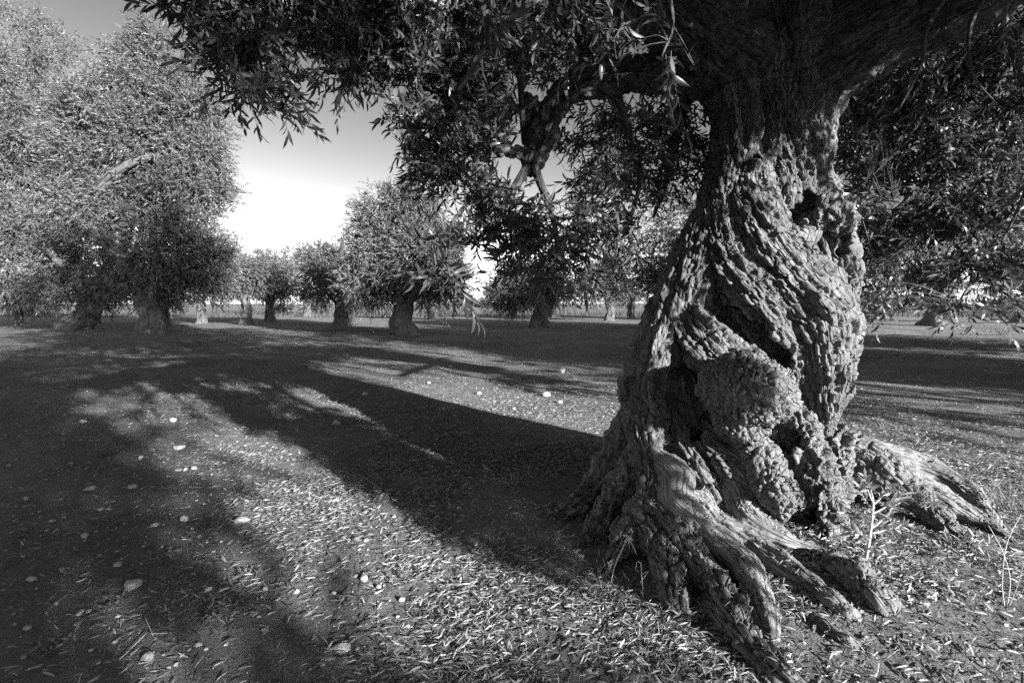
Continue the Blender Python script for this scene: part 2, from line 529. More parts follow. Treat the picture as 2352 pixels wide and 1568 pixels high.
# ----------------------------------------------------------------- the big olive: trunk, roots and limbs grown as one surface
# each strand: kind, bark (cell across, stretch along, relief), rows of (photo x, photo y, distance, radius)
BARK = (0.027, 0.19, 0.024)
ROUGH = (0.042, 0.6, 0.020)
SMOOTH = (0.020, 0.07, 0.009)
ROT = (0.045, 0.35, 0.016)
STRANDS = [
 ('trunk', BARK, [(1690,1230,3.30,.50),(1680,1000,3.34,.46),(1700,800,3.30,.40),(1740,600,3.22,.35),(1770,400,3.15,.31),(1780,230,3.1,.33),(1790,100,3.0,.36)]),
 ('trunk', BARK, [(1868,1020,3.0,.085),(1878,930,2.96,.12),(1880,800,2.9,.185),(1860,700,2.86,.21),(1800,610,2.86,.19),(1745,520,2.88,.165),(1715,440,2.93,.145),(1725,385,2.95,.11)]),
 ('trunk', BARK, [(1860,960,3.15,.09),(1893,780,3.12,.15),(1908,640,3.08,.155),(1895,560,3.05,.15),(1862,440,3.1,.13),(1848,340,3.02,.16),(1868,240,3.02,.17),(1895,160,3.0,.19)]),
 ('trunk', BARK, [(1800,880,3.0,.13),(1790,790,2.92,.16),(1740,690,2.88,.15),(1680,610,2.9,.13),(1655,530,2.94,.12),(1660,450,2.98,.12)]),
 ('trunk', BARK, [(1480,1010,3.12,.15),(1490,890,3.12,.16),(1530,770,3.08,.17),(1585,650,3.04,.17),(1628,550,3.02,.15),(1668,460,2.99,.14),(1690,380,2.99,.14),(1700,280,3.0,.16),(1690,200,3.0,.18)]),
 ('trunk', BARK, [(1575,700,3.0,.10),(1600,760,2.92,.13),(1645,815,2.85,.15),(1690,850,2.82,.15),(1740,890,2.82,.11)]),
 ('trunk', BARK, [(1520,770,2.98,.09),(1495,860,2.93,.10),(1480,950,2.88,.105),(1488,1030,2.80,.095),(1500,1100,2.72,.085),(1490,1180,2.66,.10)]),
 ('trunk', ROUGH, [(1462,870,3.0,.07),(1456,905,2.98,.085),(1466,945,2.98,.07)]),
 ('trunk', BARK, [(1560,890,2.98,.12),(1575,1000,2.92,.13),(1610,1090,2.82,.13),(1655,1180,2.72,.12)]),
 ('trunk', BARK, [(1640,1000,2.86,.14),(1700,1060,2.74,.14),(1750,1110,2.66,.125),(1795,1150,2.58,.10)]),
 ('trunk', BARK, [(1760,360,2.90,.05),(1800,330,2.92,.07),(1850,300,2.95,.10)]),
 ('burl', ROUGH, [(1665,885,2.62,.15),(1712,893,2.53,.195),(1752,905,2.55,.165)]),
 ('burl', ROUGH, [(1692,945,2.57,.14),(1722,980,2.62,.10)]),
 ('burl', ROUGH, [(1725,1010,2.66,.09),(1750,1060,2.60,.10),(1780,1120,2.54,.105),(1795,1155,2.52,.085)]),
 ('burl', ROT, [(1880,480,2.92,.09),(1915,500,2.92,.10),(1930,540,2.95,.085)]),
 ('burl', ROT, [(1845,455,2.95,.06),(1890,440,2.98,.07)]),
 ('burl', ROT, [(1830,975,2.86,.10),(1850,1040,2.80,.11),(1880,1110,2.74,.105),(1895,1180,2.66,.09),(1900,1260,2.52,.07)]),
 ('burl', ROT, [(1930,1000,2.92,.075),(1925,1070,2.84,.07),(1915,1130,2.76,.08)]),
 ('root', BARK, [(1470,960,3.15,.14),(1430,1050,3.14,.145),(1380,1120,3.12,.12),(1310,1170,3.05,.07),(1240,1200,3.0,.03)]),
 ('root', BARK, [(1490,1050,2.95,.14),(1440,1130,2.90,.135),(1395,1200,2.80,.10),(1350,1260,2.72,.06)]),
 ('root', SMOOTH, [(1500,1040,2.76,.055),(1530,1075,2.70,.09),(1555,1105,2.64,.10),(1550,1150,2.58,.085),(1595,1195,2.48,.08),(1650,1245,2.36,.08),(1705,1295,2.24,.078),(1738,1365,2.08,.066),(1765,1440,1.93,.045),(1780,1490,1.84,.02)]),
 ('root', BARK, [(1500,1165,2.68,.10),(1560,1240,2.45,.092),(1620,1320,2.25,.085),(1660,1395,2.08,.075),(1720,1475,1.88,.060),(1800,1555,1.72,.050),(1900,1640,1.60,.035)]),
 ('root', SMOOTH, [(1600,1150,2.66,.075),(1650,1205,2.55,.08),(1720,1248,2.45,.072),(1795,1300,2.32,.070),(1870,1350,2.20,.062),(1945,1405,2.06,.045),(1990,1445,1.97,.02)]),
 ('root', BARK, [(1480,1190,2.7,.10),(1435,1250,2.52,.07),(1400,1300,2.40,.040)]),
 ('root', BARK, [(1480,1180,2.66,.10),(1512,1250,2.46,.085),(1540,1320,2.30,.072),(1558,1375,2.16,.060),(1575,1420,2.08,.03)]),
 ('root', SMOOTH, [(1690,1130,2.68,.09),(1720,1190,2.55,.075),(1790,1230,2.46,.06),(1880,1262,2.40,.035)]),
 ('root', ROUGH, [(1920,1010,3.0,.11),(1990,1050,2.92,.135),(2030,1080,2.86,.13),(2095,1140,2.76,.09),(2160,1190,2.66,.065),(2215,1240,2.55,.035)]),
 ('root', SMOOTH, [(1960,1040,3.15,.12),(2060,1060,3.1,.11),(2160,1095,3.0,.095),(2230,1140,2.85,.075),(2290,1205,2.66,.035)]),
 ('root', SMOOTH, [(2060,1090,2.95,.11),(2150,1140,2.82,.085),(2230,1185,2.72,.06),(2290,1215,2.62,.03)]),
 ('root', ROUGH, [(1915,1290,2.33,.06),(1965,1330,2.25,.085),(2015,1378,2.15,.075),(2052,1415,2.05,.045)]),
 ('root', SMOOTH, [(1865,1415,2.02,.028),(1940,1470,1.87,.034),(2020,1530,1.75,.02)]),
 ('limb', BARK, [(1800,160,3.05,.33),(1900,100,2.95,.33),(2060,10,2.8,.30),(2250,-70,2.6,.26),(2450,-190,2.45,.22)]),
 ('limb', BARK, [(1700,180,3.05,.20),(1600,150,2.95,.15),(1500,172,2.85,.10),(1400,182,2.8,.078),(1320,205,2.75,.068),(1272,250,2.7,.064),(1245,310,2.68,.060),(1222,368,2.66,.045),(1212,392,2.66,.02)]),
 ('limb', BARK, [(1218,360,2.66,.040),(1170,342,2.62,.034),(1120,337,2.6,.028),(1078,344,2.58,.020)]),
 ('limb', BARK, [(1235,260,2.68,.03),(1215,230,2.66,.035),(1190,250,2.64,.012)]),
 ('limb', BARK, [(1720,130,3.0,.27),(1620,60,2.75,.23),(1500,-20,2.5,.19),(1380,-70,2.35,.17),(1220,-130,2.2,.14)]),
 ('limb', BARK, [(1790,60,3.0,.32),(1770,-60,2.9,.27),(1750,-160,2.9,.24)]),
 ('limb', ROUGH, [(1850,60,2.72,.10),(1835,35,2.62,.06),(1840,10,2.58,.045)]),
]
CARVE = [[(1850,570,2.78,.055),(1835,500,2.86,.06),(1850,460,2.9,.05)], [(1944,545,2.88,.014),(1942,575,2.9,.020)],
         [(1735,345,2.74,.012),(1738,360,2.85,.016)], [(1790,1020,2.62,.05),(1800,1010,2.8,.08)],
         [(1825,1200,2.52,.06),(1850,1190,2.66,.07)], [(1520,1020,2.78,.025),(1535,1080,2.72,.03)],
         [(1700,1340,2.16,.016),(1700,1335,2.26,.02)],
         [(1965,1385,2.10,.018),(1965,1380,2.2,.02)], [(1828,930,2.70,.045),(1815,880,2.74,.06),(1785,815,2.80,.065),(1740,755,2.84,.05),(1690,695,2.88,.03),(1660,660,2.92,.015)],
         [(1600,1000,2.80,.02),(1612,1005,2.84,.035)]]
STEP = 0.0150
LO = np.array([-0.15, 1.45, -0.16])
HI = np.array([3.15, 3.95, 3.55])
DIM = np.ceil((HI - LO) / STEP).astype(int)
sd = np.full(tuple(DIM), 0.25, np.float32)
AX = [(LO[i] + STEP * np.arange(DIM[i])).astype(np.float32) for i in range(3)]
def seg_dist(X, Y, Z, a, b):
    ab = b[:3] - a[:3]
    L2 = float(ab @ ab) + 1e-12
    t = ((X - a[0]) * ab[0] + (Y - a[1]) * ab[1] + (Z - a[2]) * ab[2]) / L2
    t = np.clip(t, 0, 1)
    dx, dy, dz = X - a[0] - t * ab[0], Y - a[1] - t * ab[1], Z - a[2] - t * ab[2]
    return np.sqrt(dx * dx + dy * dy + dz * dz) - (a[3] + t * (b[3] - a[3])), t
def stamp(rows, k, carve=False):
    R = rows.astype(np.float32)
    m = 0.10
    lo = (R[:, :3] - R[:, 3:]).min(0) - m
    hi = (R[:, :3] + R[:, 3:]).max(0) + m
    i0 = np.clip(((lo - LO) / STEP).astype(int), 0, DIM)
    i1 = np.clip(((hi - LO) / STEP).astype(int) + 2, 0, DIM)
    if (i1 - i0).min() <= 0:
        return
    loc = np.full(tuple(i1 - i0), 0.25, np.float32)
    for a, b in zip(R[:-1], R[1:]):
        r = max(a[3], b[3]) + m
        s0 = np.clip(((np.minimum(a[:3], b[:3]) - r - LO) / STEP).astype(int), i0, i1)
        s1 = np.clip(((np.maximum(a[:3], b[:3]) + r - LO) / STEP).astype(int) + 2, i0, i1)
        if (s1 - s0).min() <= 0:
            continue
        X = AX[0][s0[0]:s1[0]][:, None, None]
        Y = AX[1][s0[1]:s1[1]][None, :, None]
        Z = AX[2][s0[2]:s1[2]][None, None, :]
        d, _ = seg_dist(X, Y, Z, a, b)
        sl = tuple(slice(s0[i] - i0[i], s1[i] - i0[i]) for i in range(3))
        loc[sl] = np.minimum(loc[sl], d)
    sl = tuple(slice(i0[i], i1[i]) for i in range(3))
    cur = sd[sl]
    if carve:
        h = np.clip(0.5 + 0.5 * (cur + loc) / k, 0, 1)      # smooth subtraction
        sd[sl] = cur * (1 - (1 - h)) + (-loc - cur) * (1 - h) + k * h * (1 - h)
    else:
        h = np.clip(0.5 + 0.5 * (cur - loc) / k, 0, 1)
        sd[sl] = cur + (loc - cur) * h - k * h * (1 - h)
WORLD = []
for kind, bk, rows in STRANDS:
    r = np.asarray(rows, float)
    W_ = np.hstack([at(r[:, 0], r[:, 1], r[:, 2]), r[:, 3:]])
    if kind == 'root':                          # roots lie on the soil
        for i in range(len(r)):
            dd = r[i, 2]
            for _ in range(60):
                q_ = at(r[i, 0], r[i, 1], dd)
                if q_[2] > hz(q_[0], q_[1]) + 0.25 * r[i, 3] - (0.05 if i == len(r) - 1 else 0):
                    break
                dd *= 0.992
            W_[i, :3] = at(r[i, 0], r[i, 1], dd)
        tip = W_[-1].copy()                     # and sink into it at their ends
        go = unit((W_[-1, :3] - W_[-2, :3]) * np.array([1, 1, 0]))
        tip[:3] += go * 0.22
        tip[2] = hz(tip[0], tip[1]) - 0.05
        tip[3] = 0.012
        W_ = np.vstack([W_, tip])
    W_ = resample(W_, 0.07)
    WORLD.append(W_)
    stamp(W_, 0.030 if kind == 'limb' else 0.014 if kind == 'trunk' else 0.010)
for rows in CARVE:
    r = np.asarray(rows, float)
    stamp(resample(np.hstack([at(r[:, 0], r[:, 1], r[:, 2]), r[:, 3:]]), 0.05), 0.015, True)
sd[0] = sd[-1] = 0.2
sd[:, 0] = sd[:, -1] = 0.2
sd[:, :, 0] = sd[:, :, -1] = 0.2

def surface_nets(f):
    s = f < 0
    n = np.array(f.shape) - 1
    cnt = np.zeros(tuple(n), np.int8)
    corners = [(i, j, k) for i in (0, 1) for j in (0, 1) for k in (0, 1)]
    for i, j, k in corners:
        cnt += s[i:i + n[0], j:j + n[1], k:k + n[2]]
    act = np.argwhere((cnt > 0) & (cnt < 8))
    vid = np.full(tuple(n), -1, np.int32)
    vid[act[:, 0], act[:, 1], act[:, 2]] = np.arange(len(act))
    val = {c: f[act[:, 0] + c[0], act[:, 1] + c[1], act[:, 2] + c[2]] for c in corners}
    acc = np.zeros((len(act), 3), np.float32)
    num = np.zeros(len(act), np.float32)
    for c in corners:
        for ax in range(3):
            if c[ax] == 0:
                e = list(c); e[ax] = 1; e = tuple(e)
                va, vb = val[c], val[e]
                x = (va < 0) != (vb < 0)
                t = np.where(x, va / np.where(x, va - vb, 1), 0)
                p = np.repeat(np.array([c], np.float32), len(act), 0)
                p[:, ax] += t
                acc += np.where(x[:, None], p, 0)
                num += x
    verts = act + acc / num[:, None]
    quads = []
    for ax in range(3):
        a, b = (ax + 1) % 3, (ax + 2) % 3
        sl0 = [slice(1, -1)] * 3; sl1 = [slice(1, -1)] * 3
        sl0[ax] = slice(0, -1); sl1[ax] = slice(1, None)
        s0, s1 = s[tuple(sl0)], s[tuple(sl1)]
        ed = np.argwhere(s0 != s1)
        flip = s0[ed[:, 0], ed[:, 1], ed[:, 2]]
        g = ed + 1
        g[:, ax] -= 1
        def cell(da, db):
            h = g.copy(); h[:, a] -= da; h[:, b] -= db
            return vid[h[:, 0], h[:, 1], h[:, 2]]
        q = np.stack([cell(1, 1), cell(0, 1), cell(0, 0), cell(1, 0)], -1)
        q[~flip] = q[~flip][:, ::-1]
        quads.append(q)
    return verts, np.vstack(quads)
tv, tq = surface_nets(sd)
tv = LO + tv * STEP
del sd
def subdivide(v, q):
    e = np.concatenate([q[:, [0, 1]], q[:, [1, 2]], q[:, [2, 3]], q[:, [3, 0]]])
    es = np.sort(e, 1).astype(np.int64)
    key = es[:, 0] * len(v) + es[:, 1]
    uq, first, inv = np.unique(key, return_index=True, return_inverse=True)
    mid = v[es[first]].mean(1)
    fc = v[q].mean(1)
    nv, ne, nq = len(v), len(uq), len(q)
    m = inv.reshape(4, nq).T + nv
    c = np.arange(nq) + nv + ne
    Q = np.concatenate([np.stack([q[:, i], m[:, i], c, m[:, i - 1]], -1) for i in range(4)])
    return np.vstack([v, mid, fc]), Q
def vertex_normals(v, q):
    fn = np.cross(v[q[:, 2]] - v[q[:, 0]], v[q[:, 3]] - v[q[:, 1]])
    n_ = np.zeros_like(v)
    for i in range(4):
        for a in range(3):
            n_[:, a] += np.bincount(q[:, i], fn[:, a], len(v))
    return unit(n_)
def smooth(v, q, it=1, f=0.5):
    for _ in range(it):
        s = np.zeros_like(v); c = np.bincount(q.ravel(), minlength=len(v)).astype(float) * 2
        for i in range(4):
            nb = v[q[:, (i + 1) % 4]] + v[q[:, i - 1]]
            for a in range(3):
                s[:, a] += np.bincount(q[:, i], nb[:, a], len(v))
        v = v + f * (s / np.maximum(c, 1)[:, None] - v)
    return v
tv = smooth(tv, tq, 2)
tv, tq = subdivide(tv, tq)
tv = smooth(tv, tq, 1)

# grain of every point: angle and length along the strand it belongs to
best = np.full(len(tv), 9.0)
own = np.zeros(len(tv), int)
grain = np.zeros((len(tv), 3))
disp = np.zeros(len(tv))
wsum = np.zeros(len(tv)) + 1e-9
lump = fbm(tv * 5.0, 3, 50)
warp2 = np.stack([noise3(tv * 38.0, 160 + i) for i in range(3)], -1)
warp = np.stack([fbm(tv * 9.0, 2, 60 + i) for i in range(3)], -1)
for si, (kind, bk, rows) in enumerate(STRANDS):
    R = WORLD[si]
    ids = np.where(((tv > (R[:, :3] - R[:, 3:]).min(0) - 0.1) & (tv < (R[:, :3] + R[:, 3:]).max(0) + 0.1)).all(1))[0]
    if not len(ids) or len(R) < 2:
        continue
    p = tv[ids]
    T, U, V = frames(R[:, :3])
    s = np.concatenate([[0], np.cumsum(np.linalg.norm(np.diff(R[:, :3], axis=0), axis=1))])
    bd = np.full(len(ids), 9.0); bi = np.zeros(len(ids), int); bt = np.zeros(len(ids))
    for j in range(len(R) - 1):
        d, t = seg_dist(p[:, 0], p[:, 1], p[:, 2], R[j], R[j + 1])
        w = d < bd
        bd[w] = d[w]; bi[w] = j; bt[w] = t[w]
    rel = p - (R[bi, :3] + bt[:, None] * (R[bi + 1, :3] - R[bi, :3]))
    u_ = U[bi] + bt[:, None] * (U[bi + 1] - U[bi]); v_ = V[bi] + bt[:, None] * (V[bi + 1] - V[bi])
    th = np.arctan2((rel * v_).sum(1), (rel * u_).sum(1))
    ss = s[bi] + bt * (s[bi + 1] - s[bi])
    rad = R[:, 3].mean()
    if kind == 'trunk':
        th = th + 1.1 * ss                     # the bark winds round the strand
    g = np.stack([np.cos(th) * rad, np.sin(th) * rad, ss], -1) + np.array([si * 1.7, si * 0.9, 0])
    cw, st, amp = bk
    if kind == 'burl':
        g = p + si
    q = (g + warp[ids] * cw * 0.6 + warp2[ids] * cw * 0.18) / cw
    q[:, 2] *= st
    near = np.exp(-np.clip(bd, 0, None) / 0.012)
    mk = near > 0.01
    ids, q, g, near, bd = ids[mk], q[mk], g[mk], near[mk], bd[mk]
    if not len(ids):
        continue
    ed, cid = voronoi_edge(q, 5 + si)
    plate = sstep(0.0, 0.28, ed) * (0.45 + 0.8 * cid)
    d = amp * (plate - 0.6) + amp * 0.5 * fbm(q * 1.9, 3, 90 + si)
    if bk is BARK:                              # ropes and furrows running with the grain
        rope = 1 - 2 * np.abs(fbm(q * np.array([0.28, 0.28, 0.12]), 3, 140 + si))
        d = d + 0.042 * (rope - 0.5)
        d = d * (0.95 + 0.4 * lump[ids])
    if bk is SMOOTH:
        d = d + 0.011 * noise3(q * np.array([0.45, 0.45, 0.5]), 17 + si)
    if bk is ROUGH:
        e2, c2 = voronoi_edge(q * 2.3 + 5, 200 + si)
        d = d + 0.006 * sstep(0, .3, e2) * c2 + 0.012 * fbm(q * 0.45, 3, 120 + si)
    if bk is ROT:
        rg = 1 - np.abs(fbm(q * np.array([0.7, 0.7, 0.8]), 4, 33 + si)) * 2
        d = d + 0.05 * (rg - 0.6)
    if kind == 'root':
        d = d - 0.008
    disp[ids] += near * d
    wsum[ids] += near
    w = bd < best[ids]
    best[ids[w]] = bd[w]; own[ids[w]] = si; grain[ids[w]] = g[w]
tn = vertex_normals(tv, tq)
tv = tv + tn * (disp / wsum + 0.022 * lump + 0.012 * fbm(tv * 14.0, 2, 51))[:, None]

TREE0 = np.array([TREE_X, TREE_Y, float(hz(TREE_X, TREE_Y)) - 0.05])
big = bpy.data.objects.new('olive_tree', None)
COL.objects.link(big)
big.location = TREE0
tag(big, 'huge old olive tree with twisted gnarled trunk and spreading roots in the foreground', 'olive tree', 'olive trees of the grove')
fown = own[tq]
fo = np.sort(fown, 1)[:, 1]
fc_ = tv[tq].mean(1)
fo[fc_[:, 2] < hz(fc_[:, 0], fc_[:, 1]) - 0.05] = -9          # nothing deep in the soil
group_of = []
for si, (kind, bk, rows) in enumerate(STRANDS):
    group_of.append(('trunk', -1) if kind == 'trunk' else (kind, si))
keys = {}
for si, k_ in enumerate(group_of):
    keys.setdefault(k_, []).append(si)
for (kind, si), members in keys.items():
    f = tq[np.isin(fo, members)]
    if len(f) < 30:
        continue
    ids, inv = np.unique(f, return_inverse=True)
    bk = STRANDS[members[0]][1]
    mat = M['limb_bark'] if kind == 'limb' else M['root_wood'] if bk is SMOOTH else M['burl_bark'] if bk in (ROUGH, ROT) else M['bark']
    link(kind, make_mesh(kind, tv[ids] - TREE0, [inv.reshape(-1, 4)], True, {'grain': grain[ids]}), mat, big)
# ----------------------------------------------------------------- the big olive: boughs, twigs and leaves
def rows_at(rows):
    r = np.asarray(rows, float)
    return np.hstack([at(r[:, 0], r[:, 1], r[:, 2]), r[:, 3:]])
BOUGHS = [
 [(1220,-130,2.2,.14),(1000,-170,2.1,.09),(820,-120,2.05,.06),(690,-40,2.05,.035),(610,60,2.05,.022),(560,160,2.0,.012),(540,230,2.0,.005)],
 [(820,-120,2.05,.04),(600,-90,1.95,.025),(440,-30,1.9,.012),(360,10,1.9,.004)],
 [(900,-140,2.1,.05),(860,-20,2.2,.022),(830,80,2.25,.012),(810,170,2.3,.004)],
 [(1100,-150,2.15,.06),(1020,0,2.3,.035),(980,140,2.4,.022),(950,250,2.4,.012),(930,320,2.4,.005)],
 [(1170,342,2.62,.028),(1080,344,2.58,.02),(1010,330,2.55,.012),(930,300,2.5,.005)],
 [(1215,380,2.66,.03),(1170,450,2.6,.02),(1120,520,2.55,.012),(1090,560,2.5,.005)],
 [(1222,370,2.66,.03),(1260,470,2.6,.018),(1280,560,2.5,.01),(1250,640,2.4,.004)],
 [(1215,230,2.66,.03),(1205,330,2.7,.018),(1190,150,2.6,.02),(1150,60,2.5,.012)],
 [(1400,182,2.8,.04),(1440,300,3.0,.03),(1470,400,3.1,.02),(1450,500,3.1,.01)],
 [(1600,150,2.95,.06),(1560,280,3.3,.04),(1530,420,3.5,.02),(1500,500,3.5,.01)],
 [(1100,430,2.55,.012),(1040,510,2.3,.009),(1000,580,2.1,.006),(1010,640,2.0,.003)],
 [(1900,520,3.8525,0.045),(1960,495,4.3125,0.045),(2090,452,4.6,0.042),(2180,400,4.83,0.034),(2280,380,4.945,0.02),(2380,420,5.06,0.01)],
 [(2090,452,4.6,0.03),(2160,520,4.6,0.02),(2230,620,4.37,0.012),(2200,700,4.14,0.005)],
 [(2250,-70,2.6,0.06),(2300,60,4.025,0.045),(2280,200,4.485,0.035),(2200,330,4.715,0.03),(2120,420,4.715,0.02),(2100,560,4.6,0.01)],
 [(2300,60,4.025,0.035),(2380,250,4.14,0.025),(2360,420,3.795,0.015),(2300,560,3.795,0.008)],
 [(2200,-60,2.4,.03),(2130,60,2.2,.012),(2115,150,2.2,.008),(2060,260,2.3,.004)],
 [(2300,-80,2.2,.02),(2230,60,2.0,.008),(2235,170,2.0,.005),(2290,240,2.0,.002)],
 [(1500,-20,2.4,.04),(1530,-20,1.7,.012),(1545,60,1.6,.006),(1520,130,1.55,.003)],
 [(1500,-20,2.3,.03),(1320,-60,1.7,.012),(1220,10,1.45,.006),(1130,40,1.4,.003)],
]
big_lines = []
for b_ in BOUGHS:
    W_ = rows_at(b_)
    big_lines.append(W_)
    v, q, t, c = tube(W_ - np.append(TREE0, 0), sides=9, step=0.04, bump=0.22, seed=len(big_lines))
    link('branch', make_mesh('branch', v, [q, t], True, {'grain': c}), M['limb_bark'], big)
for rows in [[(2.75,2.3,3.2,.2),(3.3,1.4,3.6,.14),(3.5,0.4,3.3,.09),(3.4,0.0,2.7,.05),(3.25,-0.15,1.7,.02)],  # unseen branches, several added to carry the foliage placed for shade
             [(1.55,2.8,3.6,.22),(1.5,3.2,5.0,.17),(1.5,3.3,6.8,.1),(1.7,3.1,9.0,.03)], [(1.5,3.2,4.6,.14),(0.4,3.8,5.4,.09),(-0.8,4.3,5.6,.03)], [(1.5,2.6,3.5,.16),(1.4,1.2,4.0,.11),(1.1,0.0,4.2,.07),(0.2,-1.0,4.2,.03)], [(1.4,1.2,4.0,.08),(0.2,1.0,4.3,.06),(-1.0,0.8,4.4,.02)], [(1.5,3.2,4.8,.14),(2.8,4.0,5.4,.09),(4.0,4.5,5.6,.03)]]:
    v, q, t, c = tube(np.asarray(rows, float) - np.append(TREE0, 0), sides=9, step=0.08, bump=0.2, seed=3)
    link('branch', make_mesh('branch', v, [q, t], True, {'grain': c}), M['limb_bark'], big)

# clumps of leafy twigs: photo x, y, distance, half width, half height (photo), half depth (m), twigs, leaf length, droop
CLUMPS = [
 (420,2,1.95,70,40,0.15,34,0.0558,0.3),(500,72,2,60,55,0.2,55,0.0558,0.5),(520,157,2,55,55,0.2,38,0.0558,0.7),(600,102,2.05,80,80,0.25,75,0.0558,0.5),
 (610,217,2,55,45,0.2,26,0.0558,0.8),(650,172,2,40,50,0.2,18,0.0558,0.8),(640,2,2.1,110,50,0.3,120,0.0558,0.3),(770,40,2.2,100,60,0.3,140,0.0558,0.3),
 (800,140,2.25,55,60,0.2,65,0.0558,0.6),(860,110,2.3,60,60,0.25,70,0.0558,0.5),(900,40,2.3,90,60,0.3,120,0.0558,0.3),
 (1010,60,2.4,110,80,0.35,190,0.0576,0.3),(1140,60,2.5,110,90,0.35,200,0.0576,0.3),(1260,90,3,100,90,0.35,130,0.0576,0.3),(1380,60,2.95,90,80,0.3,100,0.0576,0.3),
 (990,180,2.4,85,70,0.3,125,0.0576,0.4),(1090,210,2.5,95,80,0.35,140,0.0576,0.4),(970,290,2.4,75,60,0.25,105,0.0576,0.4),(1060,330,2.5,90,70,0.3,115,0.0576,0.4),
 (1000,390,2.4,65,45,0.25,62,0.0576,0.5),(1150,270,3,60,80,0.3,42,0.0576,0.4),(1330,310,3.2,60,70,0.3,40,0.0594,0.5),(1430,280,3.1,80,80,0.4,110,0.0594,0.5),
 (1540,290,3.3,90,80,0.4,130,0.063,0.5),(1590,380,3.5,60,70,0.4,90,0.063,0.5),(1480,400,3.3,90,70,0.4,130,0.0612,0.6),(1380,420,3,65,70,0.3,75,0.0594,0.6),
 (1110,450,2.55,70,45,0.25,75,0.0576,0.5),(1190,500,2.55,80,60,0.3,90,0.0576,0.5),(1090,530,2.5,55,40,0.2,40,0.0576,0.6),(1270,560,2.5,75,60,0.3,70,0.0576,0.6),
 (1190,590,2.45,45,35,0.2,24,0.0576,0.7),(1250,650,2.35,45,35,0.2,16,0.0576,0.9),(1340,520,2.9,70,70,0.3,70,0.0594,0.7),(1420,520,3.1,60,60,0.3,55,0.0594,0.7),
 (1020,560,2.1,30,40,0.12,9,0.0594,0.8),(1010,630,2,40,32,0.12,10,0.0612,0.8),(1050,650,2,28,25,0.1,6,0.0612,0.8),(1340,610,2.6,50,40,0.2,15,0.0594,0.8),
 (1130,25,1.45,70,30,0.15,7,0.0675,0.3),(1300,10,1.6,120,40,0.2,16,0.0675,0.6),(1440,60,1.65,70,50,0.15,8,0.0675,0.9),(1540,90,1.6,30,70,0.1,7,0.0675,1),
 (1980,300,4.625,50,110,0.4,100,0.0952,0.5),(2060,230,4.5,80,90,0.4,150,0.0952,0.5),(2180,180,4.5,90,90,0.4,150,0.0952,0.5),(2300,100,4.375,90,80,0.4,120,0.0952,0.5),
 (2040,400,4.75,80,80,0.4,120,0.0952,0.6),(2150,350,4.625,90,90,0.4,130,0.0952,0.5),(2270,330,4.5,80,90,0.4,85,0.0952,0.5),(2340,230,4.375,60,80,0.4,60,0.0952,0.5),
 (2010,530,4.875,60,80,0.4,80,0.0952,0.7),(2110,500,4.75,90,80,0.4,95,0.0952,0.6),(2240,480,4.5,90,80,0.4,90,0.0952,0.6),(2340,440,4.375,60,90,0.4,65,0.0952,0.6),
 (2010,650,4.5,45,60,0.3,40,0.0952,0.8),(2120,620,4.625,80,50,0.4,45,0.0952,0.8),(2240,610,4.375,80,60,0.4,55,0.0952,0.8),(2340,600,4.25,60,70,0.3,40,0.0952,0.8),
 (2000,710,4.25,40,30,0.2,12,0.0896,0.9),(2250,700,4,70,40,0.3,18,0.0896,0.9),(2330,690,4,40,50,0.2,14,0.0896,0.9),
]
rs = np.random.default_rng(11)
nodes = np.vstack([resample(w, 0.12)[:, :3] for w in big_lines] + [WORLD[i][:, :3] for i, s_ in enumerate(STRANDS) if s_[0] == 'limb'])
LP, LD, LN, LL, LW, SV, SQ = [], [], [], [], [], [], []
so = 0
for (x, y, dep, hw, hh, hd, nt, ll, dr) in CLUMPS:
    c = at(x, y, dep)
    k_ = dep / FV
    nt = int(nt * (0.66 if x < 900 else 0.8 if x > 1900 else 0.66))
    p = unit(rs.normal(size=(nt, 3))) * (rs.random(nt) ** 0.45)[:, None] * np.array([hw * k_, hd, hh * k_]) + c
    near = nodes[np.argmin(((p[:, None, :] - nodes[None]) ** 2).sum(-1), 1)]
    out = unit(p - near + 1e-6) + rs.normal(0, 0.55, (nt, 3))
    out[:, 2] -= dr * 0.2
    ln = rs.uniform(0.16, 0.30, nt) * ll / 0.062
    b0 = p - unit(out) * ln[:, None] * 0.5
    per = 15
    a = spray_leaves(b0, out, ln, per, ll, ll * 0.225, dr * 0.3, 1.0, rs, 0.36)
    for lst, val in zip((LP, LD, LN, LL, LW), a):
        lst.append(val)
    v, q = stems(b0, out, ln, dr * 0.3, 0.0018)
    SV.append(v); SQ.append(q + so); so += len(v)
    # a side shoot joins every third twig to its bough
    m_ = rs.random(nt) < 0.4
    to = b0[m_] - near[m_]
    dl = np.linalg.norm(to, axis=1)
    kp = (dl > 0.03) & (dl < 0.75)
    if kp.any():
        up = to[kp].copy()
        up[:, 2] += 0.25 * dl[kp]
        v, q = stems(near[m_][kp], up, np.linalg.norm(up, axis=1), 0.25 * dl[kp][0] / max(dl[kp][0], .01), 0.003)
        SV.append(v); SQ.append(q + so); so += len(v)
LP, LD, LN = (np.vstack(a) for a in (LP, LD, LN))
LL, LW = np.concatenate(LL), np.concatenate(LW)

